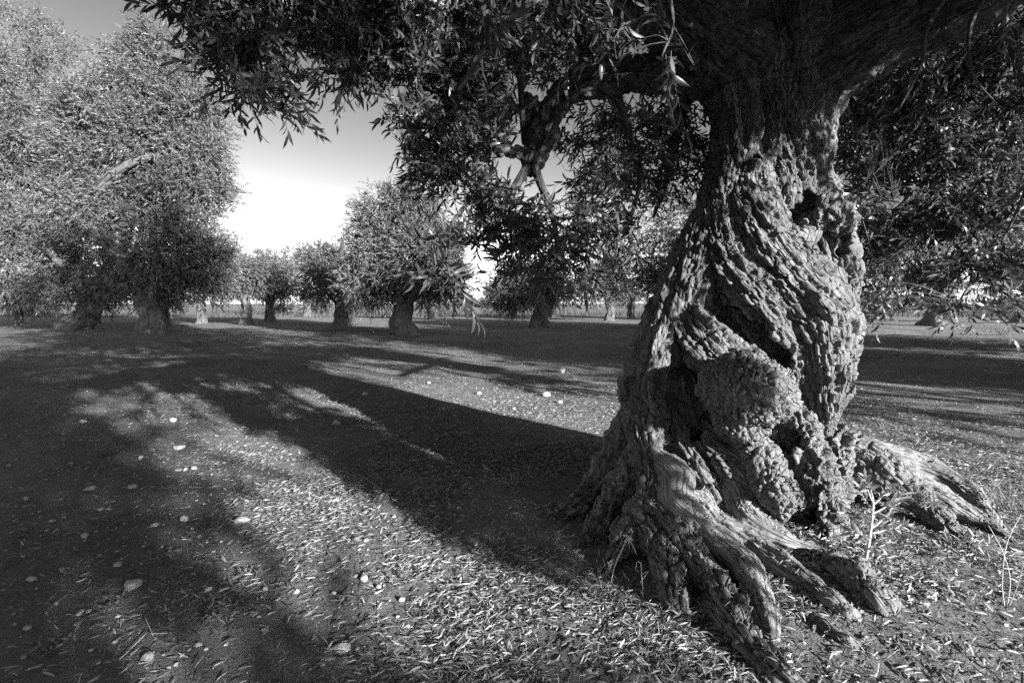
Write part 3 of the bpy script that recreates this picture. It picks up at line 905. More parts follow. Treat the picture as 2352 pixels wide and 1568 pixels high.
# the high crown above the frame; some lobes added only to cast shade
HIGH = [(1.5,3.2,6.0,3.0,2.6,1.8),(-0.6,3.6,6.0,2.2,2.0,1.4),(3.9,4.4,5.2,2.2,2.2,1.8),(2.0,5.0,6.6,2.4,1.8,1.4),(0.6,1.4,5.3,2.6,1.8,1.3),
        (3.2,1.4,5.6,2.0,1.8,1.4),(1.4,3.4,8.0,2.4,2.3,1.6),(3.0,4.0,7.2,1.9,1.9,1.5),(-0.2,4.0,7.0,1.8,1.8,1.5),(1.8,3.0,10.2,1.7,1.7,1.3),(1.2,3.6,11.4,1.2,1.2,.9),(2.6,3.4,9.2,1.8,1.8,1.3),(0.2,3.4,9.0,1.6,1.6,1.3),
        (3.2,5.6,3.5,1.1,1.2,0.9),
        (-1.2,2.6,6.4,2.0,2.0,1.8),(-0.8,2.2,8.2,1.6,1.6,1.4),(-1.3,2.5,9.8,1.6,1.6,1.3),
        (1.6,-0.1,4.1,1.2,1.1,0.7),(0.4,-1.0,4.1,1.3,1.1,0.7),(-0.8,-1.6,4.3,1.2,1.0,0.7),(-1.0,0.8,4.4,1.2,1.0,.8),
        (3.9,1.6,4.3,1.5,1.4,0.9),(3.0,0.6,4.0,1.2,1.2,0.85),(4.6,2.6,4.6,1.2,1.2,0.9),(2.3,0.3,3.9,1.0,1.0,0.8)]
SHADE_LOW = [(3.1,-0.32,1.55,0.3,0.3,0.4),(3.05,-0.3,2.0,0.35,0.35,0.4),(3.0,-0.3,2.5,0.38,0.38,0.4)]   # unseen foliage added right of the viewpoint to widen the trunk shadow
pH, dH = in_lobes(HIGH, 9000, rs, 0.4, 18, .5)
pD, dD = in_lobes(SHADE_LOW, 1500, rs, 0.2, 12, .12)
aH = spray_leaves(pH, dH + np.array([0, 0, .2]), 0.5, 13, .15, .046, 0.3, 0.8, rs)
SHADE_HIGH = [(3.9,1.6,4.0,1.0,1.0,.55),(4.6,2.6,4.2,.9,.9,.6),(3.0,0.8,3.65,.8,.8,.5),(2.65,1.65,3.15,.45,.45,.4),(2.3,1.4,3.05,.4,.4,.4),(3.2,1.7,3.7,.7,.7,.4),(2.2,0.75,3.35,.5,.5,.35),(2.1,0.62,3.0,.35,.35,.3),(4.45,2.95,2.65,.32,.32,.25)]  # unseen leaf clumps added to shade the trunk top and limbs
pE, dE = in_lobes(SHADE_HIGH, 2600, rs, 0.2, 16, .2)
pD, dD = np.vstack([pD, pE]), np.vstack([dD, dE])
aD = spray_leaves(pD, dD - np.array([0, 0, .3]), 0.2, 11, .08, .024, 0.3, 0.8, rs)
aH = [np.concatenate([u1, u2]) for u1, u2 in zip(aH, aD)]
crown = link('crown', leaf_mesh('crown_leaves', aH[0] - TREE0, aH[1], aH[2], aH[3], aH[4], -1), M['leaf'], big)
crown['kind'] = 'stuff'
# the leaves that show largest are pieces of their own
ctr = LP + LD * LL[:, None] * 0.5
dd = np.linalg.norm(ctr - np.array([0, 0, CAM_H]), axis=1)
view = unit(ctr - np.array([0, 0, CAM_H]))
size = LL * np.sqrt(1 - (LD * view).sum(1) ** 2) / dd
dpt = ctr[:, 1] * cP - (ctr[:, 2] - CAM_H) * sP
px_, py_ = ctr[:, 0] / dpt, ((ctr[:, 2] - CAM_H) * cP + ctr[:, 1] * sP) / dpt
size[(np.abs(px_) > 1.05) | (py_ > 0.71)] = 0
pick = np.argsort(-size)[:300]
rest = np.ones(len(LP), bool)
rest[pick] = False
lo_crown = link('crown', leaf_mesh('hanging_leaves', LP[rest] - TREE0, LD[rest], LN[rest], LL[rest], LW[rest], 1), M['leaf'], big)
lo_crown['kind'] = 'stuff'
u_ = np.linspace(0, 1, 7)
wd = np.sin(np.pi * u_ ** 0.85) ** 0.8
cz = 0.10 * np.sin(np.pi * u_)
lv = np.concatenate([np.stack([u_, 0.5 * wd, cz + 0.06 * wd], -1), np.stack([u_, 0 * wd, cz], -1), np.stack([u_, -0.5 * wd, cz + 0.06 * wd], -1)])
lq = np.array([[r * 7 + i, r * 7 + 7 + i, r * 7 + 8 + i, r * 7 + i + 1] for r in (0, 1) for i in range(6)])
one_leaf = make_mesh('leaf', lv, [lq], True)
one_leaf.materials.append(M['leaf'])
from mathutils import Matrix
for i in pick:
    d_, n_ = LD[i], LN[i]
    s_ = np.cross(n_, d_)
    o = link('leaf', one_leaf, None, lo_crown)
    mt = np.eye(4)
    mt[:3, 0], mt[:3, 1], mt[:3, 2], mt[:3, 3] = d_ * LL[i], s_ * LW[i], n_ * LL[i], LP[i] - TREE0
    o.matrix_local = Matrix(mt.tolist())
sv = np.vstack(SV)
tw = link('twigs', make_mesh('twigs', sv - TREE0, [np.vstack(SQ)], True, {'grain': sv}), M['twig'], big)
tw['kind'] = 'stuff'
# ----------------------------------------------------------------- the other olive trees of the grove
def grove_tree(label, base, width, lobes, limbs=(), leaves=2500, leaf=0.11, lean=(0, 0), top=1.6, seed=0, per=13, twist=2.0):
    """base: world point; lobes (world, absolute); limbs: lists of world rows (x, y, z, r)"""
    rs = np.random.default_rng(100 + seed)
    base = np.asarray(base, float)
    e = bpy.data.objects.new('olive_tree', None)
    COL.objects.link(e)
    e.location = base
    tag(e, label, 'olive tree', 'olive trees of the grove')
    r = width / 2
    lx, ly = lean
    wob = rs.normal(0, 0.12 * r, (6, 2))
    hs = np.array([-0.12, 0.0, 0.12, 0.45, 0.8, 1.0])
    rr = np.array([1.5, 1.28, 1.05, 0.84, 0.86, 0.78]) * r
    rows = [(lx * max(h, 0) + wob[i, 0] * (h > .2), ly * max(h, 0) + wob[i, 1] * (h > .2), h * top if h > 0 else h, rr[i]) for i, h in enumerate(hs)]
    v, q, t, c = tube(rows, sides=26, step=0.07, bump=0.42, ridge=4, twist=twist, seed=seed + 1)
    link('trunk', make_mesh('trunk', v, [q, t], True, {'grain': c}), M['far_bark'], e)
    tp = np.array([lx, ly, top]) + base
    ls = list(limbs)
    lob = np.asarray(lobes, float)
    order = np.argsort(np.linalg.norm(lob[:, :3] - tp, axis=1))[:5]
    for k_ in order:
        c_ = lob[k_, :3]
        mid = tp * 0.55 + c_ * 0.45 + rs.normal(0, 0.25, 3)
        ls.append([(*(tp - np.array([0, 0, .25])), r * .55), (*(tp * 0.8 + mid * 0.2 + [0, 0, .15]), r * .42), (*mid, r * .26), (*c_, r * .1)])
    for i, w in enumerate(ls):
        W_ = np.asarray(w, float) - np.append(base, 0)
        v, q, t, c = tube(W_, sides=10, step=0.12, bump=0.3, seed=seed + i)
        link('limb', make_mesh('limb', v, [q, t], True, {'grain': c}), M['far_bark'], e)
    p, d = in_lobes(lob, leaves, rs, 0.5)
    dr = d + np.array([0, 0, 0.35]) + rs.normal(0, 0.45, d.shape)
    a = spray_leaves(p, dr, rs.uniform(.3, .65, leaves) * leaf / 0.11, per, leaf, leaf * 0.27, 0.25, 0.8, rs)
    o = link('crown', leaf_mesh('crown_leaves', a[0] - base, a[1], a[2], a[3], a[4] * 1.25, -1), M['grove_leaf'], e)
    o['kind'] = 'stuff'
    return e
def photo_tree(label, bx, by, w, crown, depth_r=0.8, dy=0.0, limbs=(), **kw):
    """bx, by: foot of the trunk in the photo; w: trunk width there; crown: (x, y, half width, half height[, metres nearer])"""
    b0 = on_ground(bx, by)
    d = dist_of(by)
    k_ = d / FV
    lobes = []
    for row in crown:
        x, y, hw, hh = row[:4]
        limit = by - kw.get('top', 1.6) / k_ * 0.72 - 0.55 / k_      # the crown ends above the bare trunk
        if y + hh > limit:
            up = min(y - hh, limit - 0.5 / k_)
            y, hh = (up + limit) / 2, max((limit - up) / 2, 0.25 / k_)
        off = row[4] if len(row) > 4 else 0.0
        c = at(x, y, d - off)
        f = (d - off) / d
        lobes.append((*c, hw * k_ * f, depth_r * (hw + hh) / 2 * k_ * f, hh * k_ * f))
    lim = [[(*at(x, y, d - o_), r_) for x, y, o_, r_ in L_] for L_ in limbs]
    return grove_tree(label, b0, w * k_, lobes, lim, **kw)

photo_tree('leaning olive tree at far left with forked pale limbs under its crown', 168, 757, 50,
  [(50,260,130,150),(30,110,115,90),(110,400,150,130),(30,470,120,120),(120,540,140,100),(40,620,120,80),(70,690,70,40),(210,600,70,60,1),(-60,330,120,180),(90,600,120,60),(20,570,90,60),(130,640,90,40,1.5)],
  limbs=[[(200,705,0,.42),(196,680,.5,.26),(165,645,1.2,.22),(135,605,2.0,.17),(110,570,2.6,.1)], [(196,690,.3,.26),(222,650,1,.21),(245,612,1.8,.18),(285,600,2.6,.13),(330,592,3,.07)],
         [(245,612,1.8,.12),(262,630,2.4,.1),(275,665,2.8,.06)]],
  leaves=16000, leaf=.125, lean=(1.05, 0), top=1.25, seed=1)
photo_tree('tall olive tree on the left whose sunlit crown stands highest against the sky', 350, 768, 58,
  [(320,190,85,95),(400,170,75,75),(430,290,95,110),(320,330,120,120),(410,430,110,90),(230,330,90,110),(270,470,120,90),(450,380,70,80),(360,560,120,90),(440,570,70,70),(300,650,90,60),(390,660,95,60),(480,620,60,50),(180,220,40,60)],
  limbs=[[(330,640,.3,.36),(250,560,.8,.32),(180,490,1.0,.24),(225,435,1.2,.21),(275,390,1.3,.17),(325,365,1.2,.10),(370,350,0.6,.04)]],
  leaves=16500, leaf=.125, top=1.5, seed=2)
photo_tree('small olive tree with dark thin trunk just right of the tall left tree', 465, 742, 20, [(470,655,80,55),(520,640,55,50),(430,690,60,35),(500,690,60,30),(530,565,30,22)], leaves=2600, leaf=.13, top=2.0, seed=3)
photo_tree('olive tree with slim trunk, left of the round dark crown in the far row', 566, 745, 24, [(560,660,55,55),(530,690,50,30),(600,640,40,45)], leaves=1900, leaf=.13, top=2.2, seed=4)
photo_tree('olive tree with round dark crown and slim trunk in the far row', 620, 740, 22, [(625,650,52,58),(610,690,50,32),(650,690,40,30)], leaves=2200, leaf=.13, top=2.0, seed=5)
photo_tree('bright feathery olive tree behind, between the round dark crown and the wide trunk', 706, 727, 18, [(690,605,55,45),(730,640,50,50),(670,660,40,45),(720,690,45,22),(610,610,50,30)], leaves=1900, leaf=.16, top=2.6, seed=6)
photo_tree('olive tree with short wide trunk left of the centre tree', 790, 749, 44, [(770,630,70,55),(820,600,55,50),(730,610,45,45),(800,685,85,40),(850,690,60,40),(745,680,50,40)], leaves=4000, leaf=.12, top=1.2, seed=7)
photo_tree('centre olive tree with thick twisted trunk and tall sunlit crown', 926, 771, 52,
  [(890,500,70,55),(950,490,60,45),(880,580,70,65),(960,580,85,75),(1020,600,45,60),(910,660,110,50),(1000,670,65,55),(860,650,50,45),(1040,660,30,40)],
  leaves=9500, leaf=.11, top=1.3, seed=8, twist=4.0)
photo_tree('low olive tree with two pale stems half hidden behind the centre tree', 992, 733, 16, [(1000,690,55,30),(1040,690,28,30),(970,680,40,30)], leaves=900, leaf=.15, top=1.0, seed=9)
photo_tree('olive tree with squat sunlit trunk right of the bright gap', 1240, 751, 44, [(1170,660,50,50),(1230,640,60,50),(1290,660,50,45),(1200,700,70,18),(1150,690,35,28)], leaves=3600, leaf=.12, top=1.1, seed=10)
photo_tree('far olive tree with thin pale trunk behind the squat sunlit trunk', 1180, 730, 14, [(1175,690,45,25),(1210,670,40,35)], leaves=700, leaf=.16, top=1.3, seed=11)
photo_tree('far olive tree with dark trunk right behind the squat sunlit trunk', 1271, 729, 16, [(1300,670,55,45),(1270,650,45,40),(1345,650,40,45)], leaves=1300, leaf=.15, top=1.5, seed=12)
photo_tree('olive tree with straight dark trunk between squat trunk and big tree', 1400, 737, 20, [(1370,660,50,55),(1410,650,45,55),(1350,690,40,30),(1430,690,45,25)], leaves=2000, leaf=.14, top=1.6, seed=13)
photo_tree('small far olive tree nearest to the left edge of the big trunk', 1450, 731, 16, [(1455,690,45,25),(1480,660,40,40)], leaves=900, leaf=.15, top=1.4, seed=14)
photo_tree('dark olive tree half hidden behind the left side of the big trunk', 1640, 757, 50, [(1510,560,85,80),(1460,610,60,60),(1580,520,90,90),(1540,650,80,60),(1600,620,80,70),(1480,680,45,35),(1700,560,120,120)], leaves=6500, leaf=.11, top=1.3, seed=15)
photo_tree('olive tree with dark twisted trunk right of the big trunk', 2155, 748, 58,
  [(2120,600,110,60),(2050,560,90,80),(2210,560,110,90),(2150,480,150,90),(2050,660,60,40),(2260,650,70,40),(2000,480,80,90)], leaves=6500, leaf=.11, top=2.1, seed=16, twist=3.5)
photo_tree('olive tree at the right edge of the picture beyond hanging leaves', 2350, 742, 40, [(2330,600,110,80),(2400,520,120,120),(2300,680,70,35)], leaves=2600, leaf=.14, top=1.6, seed=17)
photo_tree('far olive tree at the left edge with dark thin trunk', 45, 748, 16, [(30,690,60,40),(80,700,50,28)], leaves=1100, leaf=.15, top=1.0, seed=18)
photo_tree('far sunlit pale trunk of an olive tree between the leaning and tall left trees', 222, 742, 13, [(220,690,50,28),(250,680,40,30)], leaves=800, leaf=.16, top=1.2, seed=19)
photo_tree('sunlit olive tree right behind the trunk of the tall left tree', 380, 747, 20, [(400,690,50,30),(370,670,60,40)], leaves=900, leaf=.15, top=1.2, seed=20)

# trees of the grove behind the viewpoint, whose shade falls into the picture
def rear_tree(label, R, H, low, seed):
    rs = np.random.default_rng(seed)
    lobes = [(0, 0, low + (H - low) * .5, R * .75, R * .75, (H - low) * .5)]
    for k_ in range(9):
        a = k_ * 2 * math.pi / 9 + rs.normal(0, .2)
        h = low + (H - low) * rs.uniform(.18, .75)
        lobes.append((math.cos(a) * R * .62, math.sin(a) * R * .62, h, R * .42, R * .42, (H - low) * .2))
    lobes.append((1.75, 1.75, 2.5, .8, .8, .6))  # low lobe added to shape the edge of the cast shade
    return grove_tree(label, (0, 0, 0), 1.0, lobes, leaves=7500, leaf=.17, top=1.6, seed=seed, per=12)
rear0 = rear_tree('olive tree standing behind the viewpoint', 3.1, 8.5, 1.0, 30)
def copy_tree(src, label, x, y, s, sz, rot):
    o = src.copy()
    COL.objects.link(o)
    for ch in src.children:
        c = ch.copy()
        COL.objects.link(c)
        c.parent = o
    o['label'] = label
    set_tree(o, x, y, s, sz, rot)
def set_tree(o, x, y, s, sz, rot):
    o.location = (x, y, float(hz(x, y)))
    o.scale = (s, s, sz)
    o.rotation_euler = (0, 0, rot)
copy_tree(rear0, 'olive tree behind the viewpoint in the second row', 2.5, -14.0, 1.3, 1.15, 1.0)
copy_tree(rear0, 'olive tree to the right of the big tree, out of view', 13.6, 3.8, 1.55, 1.08, 2.1)
copy_tree(rear0, 'olive tree far to the right of the big tree, out of view', 18.5, 11.0, 1.55, 1.15, 3.3)
copy_tree(rear0, 'olive tree behind and left of the viewpoint', -7.5, -6.5, 1.5, 1.0, 4.4)
set_tree(rear0, 4.22, -8.38, 1.0, 1.0, 0.0)
# ----------------------------------------------------------------- fallen leaves, pebbles, grass
rs = np.random.default_rng(21)
def ground_normal(x, y, e=0.03):
    nx = (hz(x - e, y) - hz(x + e, y)) / (2 * e)
    ny = (hz(x, y - e) - hz(x, y + e)) / (2 * e)
    return unit(np.stack([nx, ny, np.ones_like(nx)], -1))
def scatter(n, r0, r1, half=0.95, power=1.0):
    """points over the wedge of ground in front of the viewpoint"""
    u = rs.random(n)
    r = (r0 ** power + u * (r1 ** power - r0 ** power)) ** (1 / power)
    a = rs.uniform(-half, half, n)
    return np.sin(a) * r, np.cos(a) * r
def litter_density(x, y):
    p = np.stack([x, y, 0 * x], -1)
    d = np.sqrt(((x - 1.3) / 1.15) ** 2 + (y - 2.6) ** 2)
    k_ = np.exp(-(d / 2.6) ** 2) + 0.6 * np.exp(-((x - 2.3) / .9) ** 2 - ((y - 2.4) / .9) ** 2)
    strip = sstep(-0.2, 0.7, x * 0.78 + y * 0.62) * np.exp(-(y - 2) / 4.0)
    nz_ = 0.66 + 1.4 * fbm(p * 1.3, 3, 70) + 0.5 * noise3(p * 4.0, 73)
    nz_ = nz_ * (1 - 0.7 * np.exp(-((x - 1.9) / .5) ** 2 - ((y - 1.75) / .35) ** 2))
    soil = sstep(-0.3, 1.0, x * 0.75 + y * 0.66 - 0.35 + 0.5 * noise3(p * 0.9, 77))     # little falls on the open soil at the left
    return np.clip((0.05 + (0.92 * k_ + 0.33 * strip) * (0.12 + 0.88 * soil)) * np.clip(nz_, 0.12, 1.2), 0, 1)
x, y = scatter(540000, 1.05, 9.0, 1.3, 1.15)
keep = rs.random(len(x)) < litter_density(x, y)
x, y = x[keep], y[keep]
nl = len(x)
gn = ground_normal(x, y)
a = rs.normal(0.35, 0.75, nl) + (rs.random(nl) < .35) * rs.uniform(0, 6.28, nl)
d = np.stack([np.cos(a), np.sin(a), rs.normal(0.05, 0.16, nl)], -1)
d = unit(d - gn * (d * gn).sum(1, keepdims=True) + gn * rs.normal(0.06, 0.22, (nl, 1)))
nn = unit(gn + rs.normal(0, 0.6, (nl, 3)))
nn = unit(nn - d * (nn * d).sum(1, keepdims=True))
ll = 0.020 + 0.036 * rs.random(nl) ** 0.8
p = np.stack([x, y, hz(x, y) + rs.uniform(0.001, 0.022, nl)], -1) - d * ll[:, None] * .5
p[:, 2] = np.maximum(p[:, 2], hz(p[:, 0], p[:, 1]) + 0.002)
# some have come to rest on the roots
ok = np.where((tn[:, 2] > 0.55) & (tv[:, 2] < hz(tv[:, 0], tv[:, 1]) + 0.30) & (tv[:, 2] > hz(tv[:, 0], tv[:, 1]) - 0.01))[0]
pk = rs.choice(ok, 1500)
a_ = rs.uniform(0, 6.28, 1500)
d_ = np.stack([np.cos(a_), np.sin(a_), 0 * a_], -1)
n2 = unit(tn[pk] + rs.normal(0, .2, (1500, 3)))
d_ = unit(d_ - n2 * (d_ * n2).sum(1, keepdims=True))
l_ = 0.018 + 0.03 * rs.random(1500)
p = np.vstack([p, tv[pk] + tn[pk] * 0.004 - d_ * l_[:, None] * .5]); d = np.vstack([d, d_]); nn = np.vstack([nn, n2]); ll = np.concatenate([ll, l_]); nl = len(ll)
x, y = p[:, 0], p[:, 1]
lw = ll * rs.uniform(.08, .16, nl)
nr = np.hypot(x, y) < 2.9
lit = link('leaf_litter', leaf_mesh('leaf_litter', p[nr], d[nr], nn[nr], ll[nr], lw[nr], 1), M['litter'])
lit2 = link('leaf_litter', leaf_mesh('leaf_litter', p[~nr], d[~nr], nn[~nr], ll[~nr], lw[~nr] * 1.15, 0), M['litter'])
tag(lit2, 'dry olive leaves thinly strewn over the ground beyond the big tree', 'fallen leaves', kind='stuff')
tag(lit, 'dry narrow olive leaves strewn over the soil round the big tree', 'fallen leaves', kind='stuff')

# pebbles too small to pick out
import bmesh
bm = bmesh.new()
bmesh.ops.create_icosphere(bm, subdivisions=1, radius=1)
ico1 = np.array([v.co[:] for v in bm.verts]); ico1f = np.array([[v.index for v in f.verts] for f in bm.faces])
bm.free()
bm = bmesh.new()
bmesh.ops.create_icosphere(bm, subdivisions=3, radius=1)
ico3 = np.array([v.co[:] for v in bm.verts]); ico3f = np.array([[v.index for v in f.verts] for f in bm.faces])
bm.free()
npb = 5500
x, y = scatter(npb, 1.1, 12.0, .9, 0.8)
s = 0.003 + 0.009 * rs.random(npb) ** 3 + 0.0002 * np.hypot(x, y)
sc3 = s[:, None] * rs.uniform(.6, 1.3, (npb, 3)) * np.array([1, 1, .6])
rot = rs.uniform(0, 6.28, npb)
vx = ico1[None] * (1 + 0.18 * rs.normal(size=(npb, len(ico1), 1))) * sc3[:, None, :]
c_, s_ = np.cos(rot)[:, None], np.sin(rot)[:, None]
vx = np.stack([vx[..., 0] * c_ - vx[..., 1] * s_, vx[..., 0] * s_ + vx[..., 1] * c_, vx[..., 2]], -1)
vx += np.stack([x, y, hz(x, y) + 0.15 * s], -1)[:, None, :]
pf = (ico1f[None] + (np.arange(npb) * len(ico1))[:, None, None]).reshape(-1, 3)
tag(link('pebbles', make_mesh('pebbles', vx.reshape(-1, 3), [pf]), M['stone']), 'tiny pale pebbles sprinkled over the whole soil', 'gravel', kind='stuff')

# short grass
def blades(name, x, y, h, w, mat, lean=0.5, far=False):
    n_ = len(x)
    a = rs.uniform(0, 6.28, n_)
    up = np.stack([np.cos(a) * lean * rs.random(n_), np.sin(a) * lean * rs.random(n_), np.ones(n_)], -1)
    up = unit(up)
    b = rs.uniform(0, 6.28, n_)
    sd_ = np.stack([np.cos(b), np.sin(b), 0 * b], -1)
    base = np.stack([x, y, hz(x, y) - 0.004], -1)
    side = sd_ * (w / 2)[:, None]
    bend = np.stack([np.cos(a), np.sin(a), -0.3 * np.ones(n_)], -1) * (h * rs.uniform(.05, .45, n_))[:, None]
    mid = base + up * (h * .55)[:, None]
    tip = base + up * h[:, None] + bend
    if far:
        v = np.stack([base - side, base + side, tip], 1)
        me = make_mesh(name, v.reshape(-1, 3), [np.arange(n_)[:, None] * 3 + np.array([[0, 1, 2]])])
        me.materials.append(mat)
        return me
    v = np.stack([base - side, base + side, mid + side * .7 + bend * .25, mid - side * .7 + bend * .25, tip], 1)
    i = np.arange(n_)[:, None] * 5
    me = make_mesh(name, v.reshape(-1, 3), [i + np.array([[0, 1, 2, 3]]), i + np.array([[3, 2, 4]])])
    me.materials.append(mat)
    return me
ntf = 34000
tx, ty = scatter(ntf, 1.3, 26.0, .95, 0.85)
pp = np.stack([tx, ty, 0 * tx], -1)
dens = np.clip(0.35 + 1.3 * fbm(pp * 0.5, 3, 80), 0, 1) * sstep(2.0, 6.0, ty) + 0.22 * sstep(1.2, -0.2, tx)
under = np.exp(-(((tx - 1.2) / 1.5) ** 2 + (ty - 2.6) ** 2) / 1.6)
kp = rs.random(ntf) < dens * (1 - under)
tx, ty = tx[kp], ty[kp]
nb = 8
x = np.repeat(tx, nb) + rs.normal(0, .05, len(tx) * nb) * (1 + np.repeat(ty, nb) / 12)
y = np.repeat(ty, nb) + rs.normal(0, .05, len(tx) * nb) * (1 + np.repeat(ty, nb) / 12)
h = rs.uniform(.012, .04, len(x)) * (1 + y / 25)
tag(link('short_grass', blades('short_grass', x, y, h, .0016 + .0004 * y, M['grass'], .9, True)), 'thin short grass growing across the grove floor', 'grass', kind='stuff')
# tall dry grass at the edge of the field
nfd = 45000
x = rs.uniform(-70, 75, nfd); y = 44 + 22 * rs.random(nfd) ** 1.4
pp = np.stack([x, y, 0 * x], -1)
kp = rs.random(nfd) < np.clip(0.55 + 1.2 * fbm(pp * .12, 3, 85), .05, 1)
x, y = x[kp], y[kp]
tag(link('tall_dry_grass', blades('tall_dry_grass', x, y, rs.uniform(.2, .75, len(x)), np.full(len(x), .04), M['field_grass'], .5, True)), 'tall dry grass along the far edge of the grove', 'grass', kind='stuff')

# ----------------------------------------------------------------- stones one can point to
def stone(x, y, w, label, flat=.55, seed=0):
    r = np.random.default_rng(300 + seed)
    b0 = on_ground(x, y)
    d = dist_of(y)
    R = w * d / FV / 2 * 1.08
    f = 1 + 0.30 * noise3(ico3 * 1.1 + seed * 3.1, 7) + 0.14 * noise3(ico3 * 2.7 + seed, 8) + 0.05 * noise3(ico3 * 7.0, 9)
    v = ico3 * f[:, None]
    for k_ in range(4):                                  # a few broken faces
        nrm = unit(r.normal(size=3)); nrm[2] = abs(nrm[2])
        over = v @ nrm - r.uniform(.62, .85)
        v = v - np.clip(over, 0, None)[:, None] * nrm * .85
    v = v * np.array([1, r.uniform(.65, .9), flat]) * R
    c, s = math.cos(seed * 1.3), math.sin(seed * 1.3)
    v = np.stack([v[:, 0] * c - v[:, 1] * s, v[:, 0] * s + v[:, 1] * c, v[:, 2]], -1)
    o = link('stone', make_mesh('stone', v, [ico3f], True), M['stone'], None, b0 + np.array([0, 0, R * flat * .55]))
    tag(o, label, 'stone', 'stones lying about the grove floor')
small_shade = 'small pale stone lying in the shaded soil left of the long sunlit strip'
small_lit = 'small pale stone among the fallen leaves in the sunlit strip'
small_band = 'small pale stone in the far sunlit patch behind the trunk shadow'
STONES = [
 (786,1486,36,'biggest pale rounded stone near the bottom edge among fallen leaves'), (303,1358,33,'pale rounded stone alone in the lower left shaded soil'),
 (339,1520,30,'pale flat stone at the bottom left, near the lower edge'), (557,1206,29,'pale flat stone at the left edge of the sunlit strip'),
 (1289,855,24,'pale flat stone on shaded grass left of the big trunk, beyond the sunlit patch'), (1256,906,22,'upright pale stone in the far sunlit patch nearest the trunk'),
 (838,909,17,'stone in the trunk shadow, farthest up between two sunlit patches'), (773,974,16,'stone in the trunk shadow beside the strip edge'),
 (412,1029,21,'pale stone in the left shade above three small stones in a row'), (397,971,17,'stone in the left shade just below the sunlit bend'),
 (411,1082,12,'left one of three small stones in a row'), (426,1081,12,'middle one of three small stones in a row'), (445,1078,13,'right one of three small stones in a row'),
 (771,1149,17,'pale stone on the dark bar that crosses the sunlit strip'), (836,1328,21,'largest pale stone in the middle of the sunlit leaves'),
 (1975,1418,14,'small white stone at the tip of the straight front root'),
] + [(a, b, c, small_shade) for a, b, c in [(324,1052,13),(305,1125,18),(206,1128,19),(423,1205,20),(355,1217,18),(195,1241,17),(73,1342,18),(185,1416,16),(64,1452,14),(608,1446,15),(271,1310,18),(479,1362,15),(178,1441,11),(190,973,14),(232,1178,11),(60,1150,12),(120,1205,12),(130,1395,11),(265,1480,11),(520,1480,12)]
] + [(a, b, c, small_lit) for a, b, c in [(870,1345,15),(922,1373,14),(610,1356,17),(681,1360,13),(905,1180,12),(840,1240,12),(1180,1420,12),(1060,1500,12)]
] + [(a, b, c, small_band) for a, b, c in [(1285,921,13),(1035,842,11),(1100,900,11),(985,880,9),(1180,935,11),(1020,940,10)]]
REFS = [(786,1486,'the biggest stone by the lower edge'), (303,1358,'the lone rounded stone in the lower left shade'), (339,1520,'the flat stone at the bottom left'),
 (557,1206,'the flat stone at the left edge of the sunlit strip'), (1256,906,'the upright stone in the far sunlit patch'), (838,909,'the stone high in the trunk shadow'),
 (412,1029,'the stone above the row of three'), (397,971,'the stone below the sunlit bend'), (771,1149,'the stone on the dark bar across the strip'), (836,1328,'the largest stone amid sunlit leaves')]
taken = set()
for i, (x, y, w, lb) in enumerate(STONES):
    if lb in (small_shade, small_lit, small_band):          # say where a small stone lies from a big one beside it
        done = False
        for rx, ry, rt in sorted(REFS, key=lambda q_: (q_[0] - x) ** 2 + 2 * (q_[1] - y) ** 2):
            dx, dy = x - rx, (y - ry) * 1.6
            way = ('left of' if dx < 0 else 'right of') if abs(dx) > abs(dy) else ('behind' if dy < 0 else 'in front of')
            far = 'just ' if math.hypot(dx, dy) < 90 else 'some way ' if math.hypot(dx, dy) < 220 else 'far '
            t_ = f'small pale stone {far}{way} {rt}'
            if t_ not in taken and len(t_.split()) < 17:
                taken.add(t_); lb = t_
                break
    stone(x, y, w, lb, .5 + .25 * ((i * 7) % 5) / 5, i)

# ----------------------------------------------------------------- small plants
def plant(name, label, cat, foot, lines, mat, leaves=None, leaf_mat=None, group=None, sides=5):
    foot = np.asarray(foot, float)
    e = bpy.data.objects.new(name, None)
    COL.objects.link(e)
    e.location = foot
    tag(e, label, cat, group)
    v, q, t, c = join([tube(np.asarray(l_, float) - np.append(foot, 0), sides=sides, step=.02, seed=i) for i, l_ in enumerate(lines)])
    link('stem', make_mesh('stem', v, [q, t], True, {'grain': c}), mat, e)
    if leaves is not None:
        P, D, Nn, L, W = leaves
        f = link('foliage', leaf_mesh('foliage', P - foot, D, Nn, L, W, 1), leaf_mat, e)
        f['kind'] = 'stuff'
    return e
M['straw'] = bark_material('straw', 0.45, 0.6, 0.2, 300, 0.1, 0.001)
def P_(x, y, d, r): return (*at(x, y, d), r)
g = on_ground(1410, 1330)
plant('dry_stalk', 'bent dry stalk folded like an upside down V before the roots', 'dry stalk', on_ground(1402, 1345),
      [[P_(1402,1345,2.27,.0028),P_(1412,1300,2.25,.0026),P_(1442,1232,2.22,.0024),P_(1443,1231,2.22,.0022)],
       [P_(1442,1232,2.22,.0024),P_(1452,1250,2.2,.0022),P_(1462,1272,2.19,.0018)], [P_(1442,1232,2.22,.0018),P_(1446,1258,2.22,.0012)]], M['straw'])
plant('dry_stalk', 'thin dry stalk with a curled tip standing left of the front roots', 'dry stalk', on_ground(1478, 1372),
      [[P_(1478,1372,2.15,.0026),P_(1474,1320,2.16,.0024),P_(1472,1292,2.16,.0022)], [P_(1472,1320,2.16,.002),P_(1488,1312,2.14,.0018),P_(1470,1338,2.1,.0015)],
       [P_(1472,1292,2.16,.0018),P_(1464,1288,2.16,.0015),P_(1460,1308,2.16,.0012),P_(1468,1312,2.15,.001)]], M['straw'])
